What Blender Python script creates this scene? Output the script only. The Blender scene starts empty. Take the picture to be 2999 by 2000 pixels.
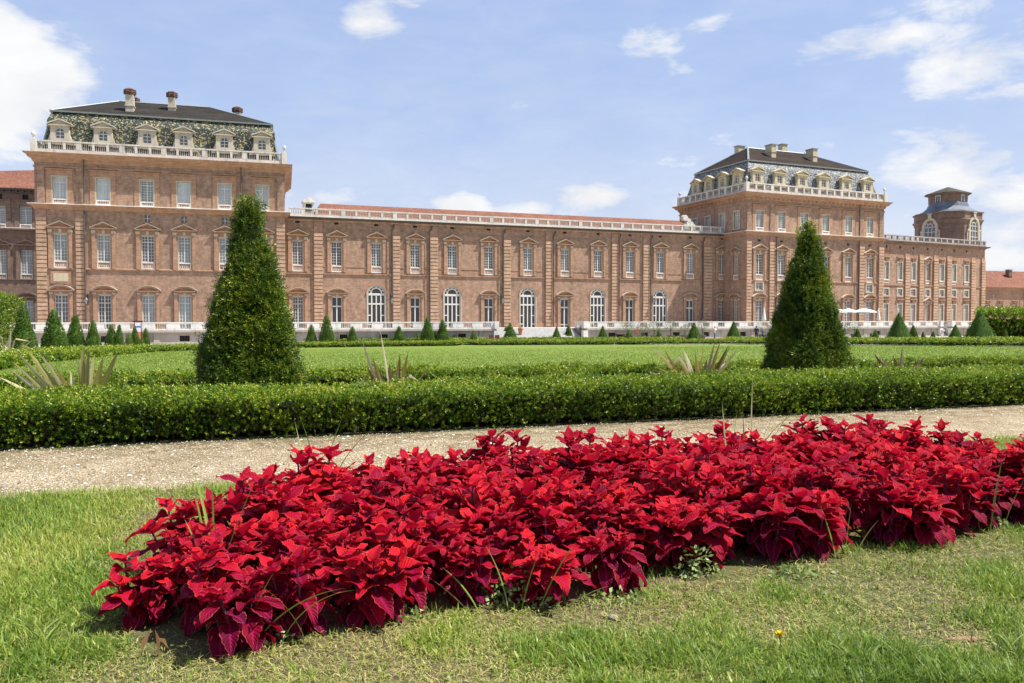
import bpy, math, random
import numpy as np
from mathutils import Vector, Matrix, Euler
R = math.radians
rng = np.random.default_rng(7)
random.seed(7)
scene = bpy.context.scene
col = scene.collection

# ------------------------------------------------------------------ camera and measuring helpers
F = 2330.0
EYE = 1.2
PITCH = math.atan(68.0 / F)
cam_d = bpy.data.cameras.new("camera")
cam = bpy.data.objects.new("camera", cam_d); col.objects.link(cam)
cam.location = (0, 0, EYE)
cam.rotation_euler = (R(90) - PITCH, 0, 0)
cam_d.sensor_width = 36.0
cam_d.lens = 36.0 * F / 2999.0
cam_d.clip_start = 0.05
cam_d.clip_end = 12000
scene.camera = cam

TH = R(18)                                    # direction of the garden rows
CT, ST = math.cos(TH), math.sin(TH)
def mn(x, y): return x*CT + y*ST, -x*ST + y*CT
def xy(m, n): return m*CT - n*ST, m*ST + n*CT
N0, N1, DROP = 13.8, 71.0, 1.4
def gz(x, y):
    n = -x*ST + y*CT
    return -DROP * min(max((n - N0)/(N1 - N0), 0), 1)

def ray(px, py):
    dx = (px - 1499.5)/F; dz = (1000 - py)/F
    return Vector((dx, math.cos(PITCH) + dz*math.sin(PITCH), -math.sin(PITCH) + dz*math.cos(PITCH)))
def ground_at(px, py):
    d = ray(px, py); s = 1.0
    while s < 400:
        x, y, z = d.x*s, d.y*s, EYE + d.z*s
        if z <= gz(x, y): break
        s += 0.02 if s < 20 else 0.1
    return Vector((d.x*s, d.y*s, gz(d.x*s, d.y*s)))
def on_plane(px, py, P, a):
    d = ray(px, py); nx, ny = -math.sin(a), math.cos(a)
    s = (P[0]*nx + P[1]*ny)/(d.x*nx + d.y*ny)
    X, Y, Z = d.x*s, d.y*s, EYE + d.z*s
    return (X - P[0])*math.cos(a) + (Y - P[1])*math.sin(a), Z

# ------------------------------------------------------------------ object helpers
def tag(o, label=None, cat=None, group=None, kind=None):
    if label: o['label'] = label
    if cat: o['category'] = cat
    if group: o['group'] = group
    if kind: o['kind'] = kind
    return o
def empty(name, loc=(0, 0, 0), rz=0.0):
    o = bpy.data.objects.new(name, None); col.objects.link(o)
    o.location = loc; o.rotation_euler = (0, 0, rz); o.empty_display_size = .3
    return o
def link(name, me, parent=None, loc=(0, 0, 0), rz=0.0, scale=None):
    o = bpy.data.objects.new(name, me); col.objects.link(o)
    if parent: o.parent = parent
    o.location = loc; o.rotation_euler = (0, 0, rz)
    if scale: o.scale = scale
    return o

class MB:
    def __init__(s): s.v = []; s.f = []; s.m = []
    def add(s, vs, fs, m=0):
        b = len(s.v); s.v += [tuple(q) for q in vs]
        for f in fs: s.f.append(tuple(b + i for i in f)); s.m.append(m)
    def box(s, x0, x1, y0, y1, z0, z1, m=0):
        s.add([(x0,y0,z0),(x1,y0,z0),(x1,y1,z0),(x0,y1,z0),(x0,y0,z1),(x1,y0,z1),(x1,y1,z1),(x0,y1,z1)],
              [(0,3,2,1),(4,5,6,7),(0,1,5,4),(1,2,6,5),(2,3,7,6),(3,0,4,7)], m)
    def prism(s, poly, y0, y1, m=0):          # poly of (x,z), anticlockwise seen from -y
        n = len(poly)
        s.add([(x,y0,z) for x,z in poly] + [(x,y1,z) for x,z in poly],
              [tuple(range(n)), tuple(range(2*n-1, n-1, -1))] + [(i, i+n, (i+1)%n+n, (i+1)%n) for i in range(n)], m)
    def lathe(s, cx, cy, prof, n=8, m=0, sx=1, sy=1):
        vs = []; fs = []
        for r, z in prof:
            for k in range(n):
                a = 2*math.pi*k/n + math.pi/n
                vs.append((cx + r*sx*math.cos(a), cy + r*sy*math.sin(a), z))
        for i in range(len(prof)-1):
            for k in range(n):
                fs.append((i*n+k, i*n+(k+1)%n, (i+1)*n+(k+1)%n, (i+1)*n+k))
        fs.append(tuple(range(n-1, -1, -1))); fs.append(tuple((len(prof)-1)*n + k for k in range(n)))
        s.add(vs, fs, m)
    def rings(s, rl, m=0, cap0=True, cap1=True):   # (z, x0, x1, y0, y1)
        vs = []; fs = []
        for z, x0, x1, y0, y1 in rl: vs += [(x0,y0,z),(x1,y0,z),(x1,y1,z),(x0,y1,z)]
        for i in range(len(rl)-1):
            for k in range(4): fs.append((i*4+k, i*4+(k+1)%4, i*4+4+(k+1)%4, i*4+4+k))
        if cap0: fs.append((3,2,1,0))
        if cap1: fs.append(tuple(len(rl)*4-4+k for k in range(4)))
        s.add(vs, fs, m)
    def tube(s, pts, r, n=6, m=0):
        pts = [Vector(p) for p in pts]; vs = []; fs = []
        rs = r if isinstance(r, (list, tuple)) else [r]*len(pts)
        for i, p in enumerate(pts):
            t = (pts[min(i+1, len(pts)-1)] - pts[max(i-1, 0)]).normalized()
            u = t.cross(Vector((0.03, 0.05, 1)) if abs(t.z) < .9 else Vector((1, 0, 0))).normalized(); w = t.cross(u)
            for k in range(n):
                a = 2*math.pi*k/n; vs.append(p + (u*math.cos(a) + w*math.sin(a))*rs[i])
        for i in range(len(pts)-1):
            for k in range(n): fs.append((i*n+k, i*n+(k+1)%n, (i+1)*n+(k+1)%n, (i+1)*n+k))
        fs.append(tuple(range(n-1, -1, -1))); fs.append(tuple((len(pts)-1)*n+k for k in range(n)))
        s.add(vs, fs, m)
    def mesh(s, name, mats, smooth=False):
        me = bpy.data.meshes.new(name); me.from_pydata(s.v, [], s.f)
        for q in (mats if isinstance(mats, (list, tuple)) else [mats]): me.materials.append(q)
        me.polygons.foreach_set("material_index", s.m)
        if smooth: me.polygons.foreach_set("use_smooth", [True]*len(s.f))
        me.update(); return me
    def build(s, name, mats, parent=None, loc=(0,0,0), rz=0.0, smooth=False):
        return link(name, s.mesh(name, mats, smooth), parent, loc, rz)

# ------------------------------------------------------------------ material helpers
def mat(name):
    m = bpy.data.materials.new(name); m.use_nodes = True
    nt = m.node_tree; nt.nodes.clear()
    return m, nt
def nd(nt, typ, **kw):
    n = nt.nodes.new(typ)
    for k, v in kw.items():
        if k.startswith('i_'):
            key = k[2:].replace('_', ' ')
            n.inputs[key].default_value = v
        else: setattr(n, k, v)
    return n
def ramp(nt, stops, interp='LINEAR'):
    n = nt.nodes.new('ShaderNodeValToRGB'); cr = n.color_ramp; cr.interpolation = interp
    while len(cr.elements) < len(stops): cr.elements.new(.5)
    for e, (p, c) in zip(cr.elements, stops):
        e.position = p; e.color = (*c, 1) if len(c) == 3 else c
    return n
def noise(nt, vec, scale, detail=4, rough=.55, dist=0.0):
    n = nd(nt, 'ShaderNodeTexNoise'); n.inputs['Scale'].default_value = scale
    n.inputs['Detail'].default_value = detail; n.inputs['Roughness'].default_value = rough
    n.inputs['Distortion'].default_value = dist
    if vec: nt.links.new(vec, n.inputs['Vector'])
    return n
def mix(nt, a, b, fac, mode='MIX'):
    n = nt.nodes.new('ShaderNodeMix'); n.data_type = 'RGBA'; n.blend_type = mode
    for idx, val in ((6, a), (7, b)):
        if hasattr(val, 'links'): nt.links.new(val, n.inputs[idx])
        else: n.inputs[idx].default_value = (*val, 1)
    if hasattr(fac, 'links'): nt.links.new(fac, n.inputs[0])
    else: n.inputs[0].default_value = fac
    return n.outputs[2]
def scaled(nt, vec, s):
    n = nt.nodes.new('ShaderNodeMapping'); n.inputs['Scale'].default_value = s
    nt.links.new(vec, n.inputs['Vector']); return n.outputs[0]
KB = .84
def finish(nt, color, rough=.8, spec=.3, bump=None, bstr=.3, bdist=.02, metallic=0.0):
    color = mix(nt, color, (KB, KB, KB), 1.0, 'MULTIPLY')
    p = nt.nodes.new('ShaderNodeBsdfPrincipled'); o = nt.nodes.new('ShaderNodeOutputMaterial')
    if hasattr(color, 'links'): nt.links.new(color, p.inputs['Base Color'])
    else: p.inputs['Base Color'].default_value = (*color, 1)
    if hasattr(rough, 'links'): nt.links.new(rough, p.inputs['Roughness'])
    else: p.inputs['Roughness'].default_value = rough
    p.inputs['Specular IOR Level'].default_value = spec; p.inputs['Metallic'].default_value = metallic
    if bump is not None:
        b = nt.nodes.new('ShaderNodeBump'); b.inputs['Strength'].default_value = bstr; b.inputs['Distance'].default_value = bdist
        nt.links.new(bump, b.inputs['Height']); nt.links.new(b.outputs[0], p.inputs['Normal'])
    nt.links.new(p.outputs[0], o.inputs[0]); return p, o
def ocoord(nt): return nt.nodes.new('ShaderNodeTexCoord').outputs['Object']
def gcoord(nt): return nt.nodes.new('ShaderNodeNewGeometry').outputs['Position']

def brick_mat(name, c1, c2, c3, stain=.35):
    m, nt = mat(name); v = ocoord(nt)
    n1 = noise(nt, v, .22, 5, .6); n2 = noise(nt, v, 2.2, 5, .7); n3 = noise(nt, scaled(nt, v, (1, 1, 4)), 6, 3, .6)
    r1 = ramp(nt, [(.36, (0,0,0)), (.64, (1,1,1))]); nt.links.new(n1.outputs[0], r1.inputs[0])
    r2 = ramp(nt, [(.35, (0,0,0)), (.7, (1,1,1))]); nt.links.new(n2.outputs[0], r2.inputs[0])
    c = mix(nt, c1, c2, r1.outputs[0]); c = mix(nt, c, c3, r2.outputs[0])
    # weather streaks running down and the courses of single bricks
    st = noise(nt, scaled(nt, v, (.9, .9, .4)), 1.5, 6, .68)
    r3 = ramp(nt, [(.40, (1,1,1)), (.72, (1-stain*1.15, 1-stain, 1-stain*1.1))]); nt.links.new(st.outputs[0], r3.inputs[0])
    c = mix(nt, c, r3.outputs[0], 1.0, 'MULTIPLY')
    sw = nt.nodes.new('ShaderNodeSeparateXYZ'); nt.links.new(v, sw.inputs[0])
    ad = nt.nodes.new('ShaderNodeMath'); ad.operation = 'ADD'; nt.links.new(sw.outputs[0], ad.inputs[0]); nt.links.new(sw.outputs[1], ad.inputs[1])
    cb = nt.nodes.new('ShaderNodeCombineXYZ'); nt.links.new(ad.outputs[0], cb.inputs[0]); nt.links.new(sw.outputs[2], cb.inputs[1])
    br = nd(nt, 'ShaderNodeTexBrick'); nt.links.new(cb.outputs[0], br.inputs['Vector'])
    br.inputs['Color1'].default_value = (1.12, 1.08, 1.05, 1); br.inputs['Color2'].default_value = (.72, .74, .78, 1)
    br.inputs['Mortar'].default_value = (.95, .93, .9, 1); br.inputs['Scale'].default_value = 1
    br.inputs['Brick Width'].default_value = .42; br.inputs['Row Height'].default_value = .13; br.inputs['Mortar Size'].default_value = .016
    br.inputs['Bias'].default_value = -.1
    c = mix(nt, c, br.outputs[0], .75, 'MULTIPLY')
    r4 = ramp(nt, [(.3, (.82,)*3), (.7, (1.15,)*3)]); nt.links.new(n3.outputs[0], r4.inputs[0])
    c = mix(nt, c, r4.outputs[0], .8, 'MULTIPLY')
    finish(nt, c, .9, .15, n3.outputs[0], .5, .03)
    return m
def stone_mat(name, c1, c2, dirt=(.35, .33, .3), amt=.4, scale=1.0, rough=.8):
    m, nt = mat(name); v = gcoord(nt)
    n1 = noise(nt, v, .9*scale, 5, .65); n2 = noise(nt, scaled(nt, v, (1, 1, .25)), 3*scale, 5, .7)
    r1 = ramp(nt, [(.35, (0,0,0)), (.65, (1,1,1))]); nt.links.new(n1.outputs[0], r1.inputs[0])
    c = mix(nt, c1, c2, r1.outputs[0])
    r2 = ramp(nt, [(.5, (0,0,0)), (.72, (amt,)*3)]); nt.links.new(n2.outputs[0], r2.inputs[0])
    c = mix(nt, c, dirt, r2.outputs[0])
    finish(nt, c, rough, .25, n2.outputs[0], .25, .02)
    return m
def plain(name, c, rough=.6, spec=.4, var=.12, metallic=0.0, scale=8):
    m, nt = mat(name); n = noise(nt, gcoord(nt), scale, 4)
    r = ramp(nt, [(.3, tuple(max(0, q*(1-var)) for q in c)), (.7, tuple(min(1, q*(1+var)) for q in c))])
    nt.links.new(n.outputs[0], r.inputs[0]); finish(nt, r.outputs[0], rough, spec, metallic=metallic); return m
def leaf_mat(name, stops, trans=.3, rough=.45, spec=.4, tcol=(.3, .45, .05), patch=None):
    m, nt = mat(name)
    at = nt.nodes.new('ShaderNodeAttribute'); at.attribute_name = 'tint'
    r = ramp(nt, stops); nt.links.new(at.outputs['Fac'], r.inputs[0]); c = r.outputs[0]
    if patch:
        n = noise(nt, gcoord(nt), patch[0], 3); r2 = ramp(nt, [(.4, (0,0,0)), (.65, (1,1,1))]); nt.links.new(n.outputs[0], r2.inputs[0])
        c = mix(nt, c, patch[1], mix(nt, (0,0,0), r2.outputs[0], patch[2]))
    p, o = finish(nt, c, rough, spec)
    t = nt.nodes.new('ShaderNodeBsdfTranslucent'); tc = mix(nt, c, tcol, .5); nt.links.new(tc, t.inputs[0])
    mx = nt.nodes.new('ShaderNodeMixShader'); mx.inputs[0].default_value = trans
    nt.links.new(p.outputs[0], mx.inputs[1]); nt.links.new(t.outputs[0], mx.inputs[2]); nt.links.new(mx.outputs[0], o.inputs[0])
    return m

M = {}
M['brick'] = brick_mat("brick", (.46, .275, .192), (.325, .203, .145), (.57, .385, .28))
M['brick_dark'] = brick_mat("dark_brick", (.27, .185, .15), (.22, .15, .12), (.32, .22, .175), .3)  # darker brick copy; the rear wing's shade is put into this colour
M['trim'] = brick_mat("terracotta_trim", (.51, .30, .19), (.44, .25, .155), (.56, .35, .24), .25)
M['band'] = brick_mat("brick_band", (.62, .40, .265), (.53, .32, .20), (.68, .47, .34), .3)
M['cream'] = stone_mat("cream_stone", (.62, .56, .44), (.52, .46, .36), (.3, .27, .22), .5)
M['cream2'] = stone_mat("yellow_stone", (.66, .57, .38), (.56, .48, .32), (.3, .26, .2), .4)
M['white'] = stone_mat("white_stone", (.90, .87, .82), (.80, .77, .72), (.26, .25, .23), .55)
M['white_roof'] = stone_mat("weathered_white_stone", (.78, .74, .67), (.64, .60, .53), (.24, .22, .19), .6)
M['grey'] = stone_mat("grey_stone", (.52, .47, .42), (.44, .39, .34), (.2, .18, .16), .6, .5)
M['step'] = stone_mat("step_stone", (.62, .60, .57), (.54, .52, .5), (.25, .24, .23), .5)
M['frame'] = plain("window_paint", (.72, .70, .64), .5, .4, .06)
M['pipe'] = plain("drainpipe_metal", (.10, .08, .07), .5, .4)
M['black'] = plain("black_void", (.018, .016, .016), .8, .2)
M['lead_dark'] = plain("dark_lead_sheet", (.13, .15, .18), .4, .5, .35, 0, .6)
M['lead'] = plain("lead_sheet", (.27, .31, .30), .45, .5, .2)
M['tile'] = None

def glass(name, c, rough=.12):
    m, nt = mat(name); n = noise(nt, gcoord(nt), .35, 3)
    r = ramp(nt, [(.35, tuple(q*.75 for q in c)), (.65, tuple(q*1.2 for q in c))]); nt.links.new(n.outputs[0], r.inputs[0])
    n2 = noise(nt, gcoord(nt), 1.4, 2)
    finish(nt, r.outputs[0], rough, .6, n2.outputs[0], .12, .05); return m
M['glass'] = glass("dark_glass", (.045, .042, .05))
M['glass_grey'] = glass("grey_glass", (.13, .135, .155))
M['glass_mid'] = glass("glass_with_dim_interior", (.20, .205, .21))
M['glass_blind'] = glass("glass_over_pale_blind", (.60, .68, .74), .3)
M['glass_veil'] = glass("glass_over_grey_curtain", (.29, .335, .34), .3)

def tile_mat():
    m, nt = mat("terracotta_tiles"); v = ocoord(nt)
    w = nd(nt, 'ShaderNodeTexWave'); w.inputs['Scale'].default_value = 1.6; w.inputs['Distortion'].default_value = .3
    w.bands_direction = 'X'; nt.links.new(v, w.inputs['Vector'])
    n = noise(nt, v, 3.5, 5, .7); n2 = noise(nt, v, .5, 3)
    r = ramp(nt, [(.3, (.14, .06, .04)), (.5, (.27, .11, .068)), (.72, (.36, .19, .13))]); nt.links.new(n.outputs[0], r.inputs[0])
    r2 = ramp(nt, [(.3, (.55,)*3), (.6, (1,)*3)]); nt.links.new(w.outputs[0], r2.inputs[0])
    c = mix(nt, r.outputs[0], r2.outputs[0], .8, 'MULTIPLY')
    r3 = ramp(nt, [(.35, (.85,)*3), (.65, (1.12,)*3)]); nt.links.new(n2.outputs[0], r3.inputs[0])
    c = mix(nt, c, r3.outputs[0], 1, 'MULTIPLY')
    finish(nt, c, .85, .2, w.outputs[0], .6, .08); return m
M['tile'] = tile_mat()
M['capbrick'] = plain("chimney_cap_clay", (.15, .085, .065), .9, .2, .5, 0, 6)
def slate_roof(name, dark, spots, green, thr, rough, scale=4.2):
    m, nt = mat(name); v = scaled(nt, ocoord(nt), (1, 1, 1.25))
    vo = nd(nt, 'ShaderNodeTexVoronoi'); vo.distance = 'CHEBYCHEV'; vo.inputs['Scale'].default_value = scale; nt.links.new(v, vo.inputs['Vector'])
    sp = nt.nodes.new('ShaderNodeSeparateColor'); nt.links.new(vo.outputs['Color'], sp.inputs[0])
    gr = nt.nodes.new('ShaderNodeMath'); gr.operation = 'GREATER_THAN'; gr.inputs[1].default_value = thr; nt.links.new(sp.outputs[0], gr.inputs[0])
    dl = nt.nodes.new('ShaderNodeMath'); dl.operation = 'LESS_THAN'; dl.inputs[1].default_value = .52; nt.links.new(vo.outputs['Distance'], dl.inputs[0])
    mu = nt.nodes.new('ShaderNodeMath'); mu.operation = 'MULTIPLY'; nt.links.new(gr.outputs[0], mu.inputs[0]); nt.links.new(dl.outputs[0], mu.inputs[1])
    base = mix(nt, dark, green, sp.outputs[1]); n = noise(nt, v, 7, 3)
    r = ramp(nt, [(.3, (.6,)*3), (.7, (1.3,)*3)]); nt.links.new(n.outputs[0], r.inputs[0])
    base = mix(nt, base, r.outputs[0], 1, 'MULTIPLY')
    spc = mix(nt, spots[0], spots[1], sp.outputs[2])
    c = mix(nt, base, spc, mu.outputs[0]); finish(nt, c, rough, .5, vo.outputs['Color'], .5, .04); return m
M['mansard_yellow'] = slate_roof("speckled_green_yellow_slates", (.035, .038, .035), ((.50, .42, .20), (.30, .24, .10)), (.034, .055, .042), .69, .5, 7.0)
M['mansard_glints'] = slate_roof("grey_slates_painted_glints", (.075, .08, .09), ((.50, .50, .45), (.30, .31, .31)), (.115, .128, .135), .66, .5, 6.8)  # sunlit copy of the slates: brightness and white glints put into the colour
def upper_roof(name, a, b, d):
    m, nt = mat(name); v = scaled(nt, ocoord(nt), (1, 1, 2)); n = noise(nt, v, 5, 6, .8); n2 = noise(nt, v, .6, 4)
    r = ramp(nt, [(.35, a), (.58, b), (.75, d)]); nt.links.new(n.outputs[0], r.inputs[0])
    r2 = ramp(nt, [(.35, (.75,)*3), (.65, (1.2,)*3)]); nt.links.new(n2.outputs[0], r2.inputs[0])
    finish(nt, mix(nt, r.outputs[0], r2.outputs[0], 1, 'MULTIPLY'), .85, .08, n.outputs[0], .5, .04); return m
M['roof_dark'] = upper_roof("dark_roof_slates", (.022, .019, .017), (.042, .036, .030), (.10, .09, .06))
M['roof_brown'] = upper_roof("brown_roof_slates", (.026, .018, .014), (.045, .031, .025), (.075, .056, .045))
M['roof_tower'] = upper_roof("tower_roof_tiles", (.05, .045, .04), (.10, .09, .075), (.24, .21, .16))
# ================================================================== BUILDINGS
# ---- window pieces. All are modelled round the middle of the sill, y = 0 is the wall face, outside is -y
def casement(w, h, cols=4, rows=6, transom=.77, rows_top=2, fr=.09, mun=.04):
    b = MB(); y0, y1 = .16, .24
    b.box(-w/2, -w/2+fr, y0, y1, 0, h); b.box(w/2-fr, w/2, y0, y1, 0, h)
    b.box(-w/2+fr, w/2-fr, y0, y1, 0, fr); b.box(-w/2+fr, w/2-fr, y0, y1, h-fr, h)
    zt = h*transom
    b.box(-w/2+fr, w/2-fr, y0-.01, y1, zt-.05, zt+.05)
    b.box(-.055, .055, y0-.015, y1, fr, zt-.05); b.box(-.045, .045, y0-.01, y1, zt+.05, h-fr)
    for k in range(1, cols):
        if k*2 == cols: continue
        x = -w/2 + w*k/cols
        b.box(x-mun/2, x+mun/2, y0+.01, y1, fr, zt-.05); b.box(x-mun/2, x+mun/2, y0+.01, y1, zt+.05, h-fr)
    for k in range(1, rows):
        z = fr + (zt-.05-fr)*k/rows; b.box(-w/2+fr, w/2-fr, y0+.02, y1, z-mun/2, z+mun/2)
    for k in range(1, rows_top):
        z = zt+.05 + (h-fr-zt-.05)*k/rows_top; b.box(-w/2+fr, w/2-fr, y0+.02, y1, z-mun/2, z+mun/2)
    return b
def french(w, h):
    b = MB(); y0, y1 = .16, .24; fr = .1
    b.box(-w/2, -w/2+fr, y0, y1, 0, h); b.box(w/2-fr, w/2, y0, y1, 0, h); b.box(-w/2+fr, w/2-fr, y0, y1, h-fr, h)
    zt = h*.70
    b.box(-w/2+fr, w/2-fr, y0-.02, y1, zt-.09, zt+.09); b.box(-.075, .075, y0-.01, y1, 0, zt-.09); b.box(-.06, .06, y0-.01, y1, zt+.09, h-fr)
    b.box(-w/2+fr, -.075, y0, y1, .3, .42); b.box(.075, w/2-fr, y0, y1, .3, .42)
    return b
def arc_pts(r, n, cx=0, cz=0, a0=0.0, a1=math.pi): return [(cx + r*math.cos(a0+(a1-a0)*k/n), cz + r*math.sin(a0+(a1-a0)*k/n)) for k in range(n+1)]
def arc_band(b, r0, r1, cz, y0, y1, n=14, a0=0.0, a1=math.pi, m=0, cx=0):
    P = arc_pts(r0, n, cx, cz, a0, a1); Q = arc_pts(r1, n, cx, cz, a0, a1)
    for i in range(n):
        b.prism([P[i], Q[i], Q[i+1], P[i+1]], y0, y1, m)
def arched_door(w, h):
    b = MB(); y0, y1 = .12, .22; R_ = w/2; zs = h-R_; fr = .1
    b.box(-R_, -R_+fr, y0, y1, 0, zs); b.box(R_-fr, R_, y0, y1, 0, zs)
    for s in (-1, 1):
        x = s*w*.26; b.box(x-.08, x+.08, y0, y1, 0, zs-.12)
        for z in (.45, 1.6): b.box(min(x, s*R_)+.08, max(x, s*R_)-.08, y0+.01, y1, z-.07, z+.07) if w > 0 else None
    b.box(-.07, .07, y0, y1, 0, zs-.12)
    b.box(-R_+fr, R_-fr, y0-.02, y1, zs-.12, zs+.16); b.box(-R_+fr, R_-fr, y0-.01, y1, zs*.72-.1, zs*.72+.1)
    arc_band(b, R_-fr, R_, zs, y0, y1); arc_band(b, R_*.52, R_*.68, zs+.16, y0, y1, 12)
    for k in range(1, 6):
        a = math.pi*k/6; c, s_ = math.cos(a), math.sin(a); t = .07
        b.prism([(R_*.6*c - t*s_, zs+.1+R_*.6*s_ + t*c), (R_*.6*c + t*s_, zs+.1+R_*.6*s_ - t*c), (R_*.95*c + t*s_, zs+R_*.95*s_ - t*c), (R_*.95*c - t*s_, zs+R_*.95*s_ + t*c)], y0+.01, y1)
    return b
def roundtop(w, h):
    b = MB(); y0, y1 = .10, .18; r = w/2; zs = h-r; fr = .07
    b.box(-r, -r+fr, y0, y1, 0, zs); b.box(r-fr, r, y0, y1, 0, zs); b.box(-.04, .04, y0, y1, 0, h-fr)
    b.box(-r+fr, r-fr, y0, y1, 0, fr); b.box(-r+fr, r-fr, y0-.01, y1, zs-.04, zs+.04); b.box(-r+fr, r-fr, y0, y1, zs*.5-.03, zs*.5+.03)
    arc_band(b, r-fr, r, zs, y0, y1, 8)
    return b
def pane_rect(w, h, y=.22): b = MB(); b.box(-w/2+.02, w/2-.02, y, y+.03, .01, h-.01); return b
def pane_arch(w, h, y=.19):
    b = MB(); r = w/2-.02; b.prism([(-r, .01), (r, .01)] + arc_pts(r, 12, 0, h-w/2), y, y+.03); return b
def mini_bal(w, h=.78):
    b = MB(); b.box(-w/2, w/2, -.04, .12, h-.12, h); b.box(-w/2, w/2, -.04, .12, 0, .12)
    b.box(-w/2, -w/2+.1, -.03, .11, .12, h-.12); b.box(w/2-.1, w/2, -.03, .11, .12, h-.12)
    n = 5
    for k in range(n):
        x = -w/2+.1 + (w-.2)*(k+.5)/n
        b.lathe(x, .04, [(.035, .12), (.062, .25), (.035, h*.6), (.05, h-.12)], 6)
    return b
def pediment(w, jw, h_open, style='tri', drop=.0, ent=.55, tall=.62, proj=.34, extra=0.0):
    """window surround: jambs, entablature and pediment. slot 0 terracotta, 1 cream, 2 lighter cap"""
    b = MB(); W = w/2
    zt = h_open
    b.box(-W-jw, -W-.0, -.10, .0, -drop, zt+ent); b.box(W, W+jw, -.10, .0, -drop, zt+ent)
    b.box(-W-jw-.04, -W-jw*.35, -.16, -.1, -drop, zt+ent*.7); b.box(W+jw*.35, W+jw+.04, -.16, -.1, -drop, zt+ent*.7)
    b.box(-W-jw-.07, -W-jw*.25, -.22, -.1, zt+ent*.32, zt+ent*.86, 1); b.box(W+jw*.25, W+jw+.07, -.22, -.1, zt+ent*.32, zt+ent*.86, 1)
    b.box(-W, W, -.08, 0, zt+.1, zt+ent); b.box(-W-.06, -W, -.05, .02, 0, zt, 1); b.box(W, W+.06, -.05, .02, 0, zt, 1)
    b.box(-W-.06, W+.06, -.06, .02, zt, zt+.1, 1)
    b.box(-.14, .14, -.17, -.08, zt+.12, zt+ent-.02, 1)
    X = W+jw+.22; z0 = zt+ent
    b.box(-X+.1, X-.1, -.2, 0, z0, z0+.1)
    b.box(-X, X, -proj, 0, z0+.1, z0+.19, 0)
    if style == 'tri':
        z1 = z0+.19
        b.prism([(-X+.15, z1), (X-.15, z1), (0, z1+tall-.12)], -.12, 0)
        t = .15
        for s in (-1, 1):
            p = [(s*X, z1), (s*(X-.22), z1), (0, z1+tall-.14), (0, z1+tall)]
            if s < 0: p = p[::-1]
            b.prism(p[::-1] if False else p, -proj, -.0, 0)
            q = [(s*X, z1), (0, z1+tall), (0, z1+tall+.055), (s*X, z1+.055)]
            if s > 0: q = q[::-1]
            b.prism(q[::-1], -proj-.03, 0, 2)
    elif style == 'seg':
        z1 = z0+.19; rise = tall; Rr = (X*X + rise*rise)/(2*rise); a = math.asin(X/Rr); cz = z1+rise-Rr
        b.prism(([(-X+.1, z1)] + [(X-.1, z1)] + [(x, z) for x, z in arc_pts(Rr-.13, 10, 0, cz, math.pi/2-a*.93, math.pi/2+a*.93)]), -.12, 0)
        arc_band(b, Rr-.15, Rr, cz, -proj, 0, 12, math.pi/2-a, math.pi/2+a)
        arc_band(b, Rr+.002, Rr+.055, cz, -proj-.03, 0, 12, math.pi/2-a, math.pi/2+a, 2)
    return b
def flat_hood(w, jw, h_open, ent=.75):
    b = MB(); W = w/2; zt = h_open
    b.box(-W-.12, -W, -.05, .02, -.8, zt, 1); b.box(W, W+.12, -.05, .02, -.8, zt, 1); b.box(-W-.12, W+.12, -.06, .02, zt, zt+.12, 1)
    b.box(-W-jw, -W-.12, -.06, 0, -.8, zt+ent); b.box(W+.12, W+jw, -.06, 0, -.8, zt+ent); b.box(-W-.12, W+.12, -.06, 0, zt+.12, zt+ent)
    b.box(-W-jw-.08, W+jw+.08, -.2, 0, zt+ent, zt+ent+.14)
    return b
def plain_surround(w, h, t=.2, hood=False):
    b = MB(); W = w/2
    b.box(-W-t, -W, -.07, .02, -.1, h+t, 1); b.box(W, W+t, -.07, .02, -.1, h+t, 1); b.box(-W, W, -.07, .02, h, h+t, 1)
    b.box(-W-t-.05, W+t+.05, -.12, .0, -.24, -.1, 1)
    if hood: b.box(-W-t-.15, W+t+.15, -.26, 0, h+t+.55, h+t+.68); b.box(-.3, .3, -.14, 0, h+t+.1, h+t+.5)
    return b
PROTO = {}
def proto(key, fn, mats):
    if key not in PROTO: PROTO[key] = fn().mesh(key.split('/')[0], mats)
    return PROTO[key]
TRIM = None
def window(parent, x, z, w, h, kind, glz='glass', y=0.0, rz=0.0, trim=None, bal=None, wname='window'):
    """one window under its building: window (surround) > window_frame, pane, window_balustrade"""
    trim = trim or [M['trim'], M['cream'], M['cream']]
    k = f"{wname}/{kind}{w}{h}{trim[0].name}"
    H = h
    fns = {'tri': lambda: pediment(w, .46, h, 'tri', .82), 'seg': lambda: pediment(w, .42, h, 'seg', 0, .32, .52),
           'tri_small': lambda: pediment(w, .3, h, 'tri', .7, .4, .5), 'flat': lambda: flat_hood(w, .62, h),
           'plain': lambda: plain_surround(w, h), 'hood': lambda: plain_surround(w, h, .16, True),
           'arch': lambda: arch_sur(w, h)}
    sur = kind.split('+')[0]; fr = kind.split('+')[1]
    o = link(wname, proto(k, fns[sur], trim), parent, (x, y, z) if not rz else (x, y, z), rz)
    ff = {'cas': lambda: casement(w, h), 'cas3': lambda: casement(w, h, 4, 3, .70, 2), 'small': lambda: casement(w, h, 4, 2, .66, 1), 'fr': lambda: french(w, h), 'arch': lambda: arched_door(w, h)}
    link('window_frame', proto(f"window_frame/{fr}{w}{h}", ff[fr], M['frame']), o)
    pm = proto(f"pane/{fr}{w}{h}{glz}", (lambda: pane_arch(w, h)) if fr == 'arch' else (lambda: pane_rect(w, h)), M[glz])
    link('pane', pm, o)
    if bal: link('window_balustrade', proto(f"window_balustrade/{w}{bal}", lambda: mini_bal(w, bal), M['white'] if bal > .5 else M['white']), o, (0, 0, -bal))
    return o
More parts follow.
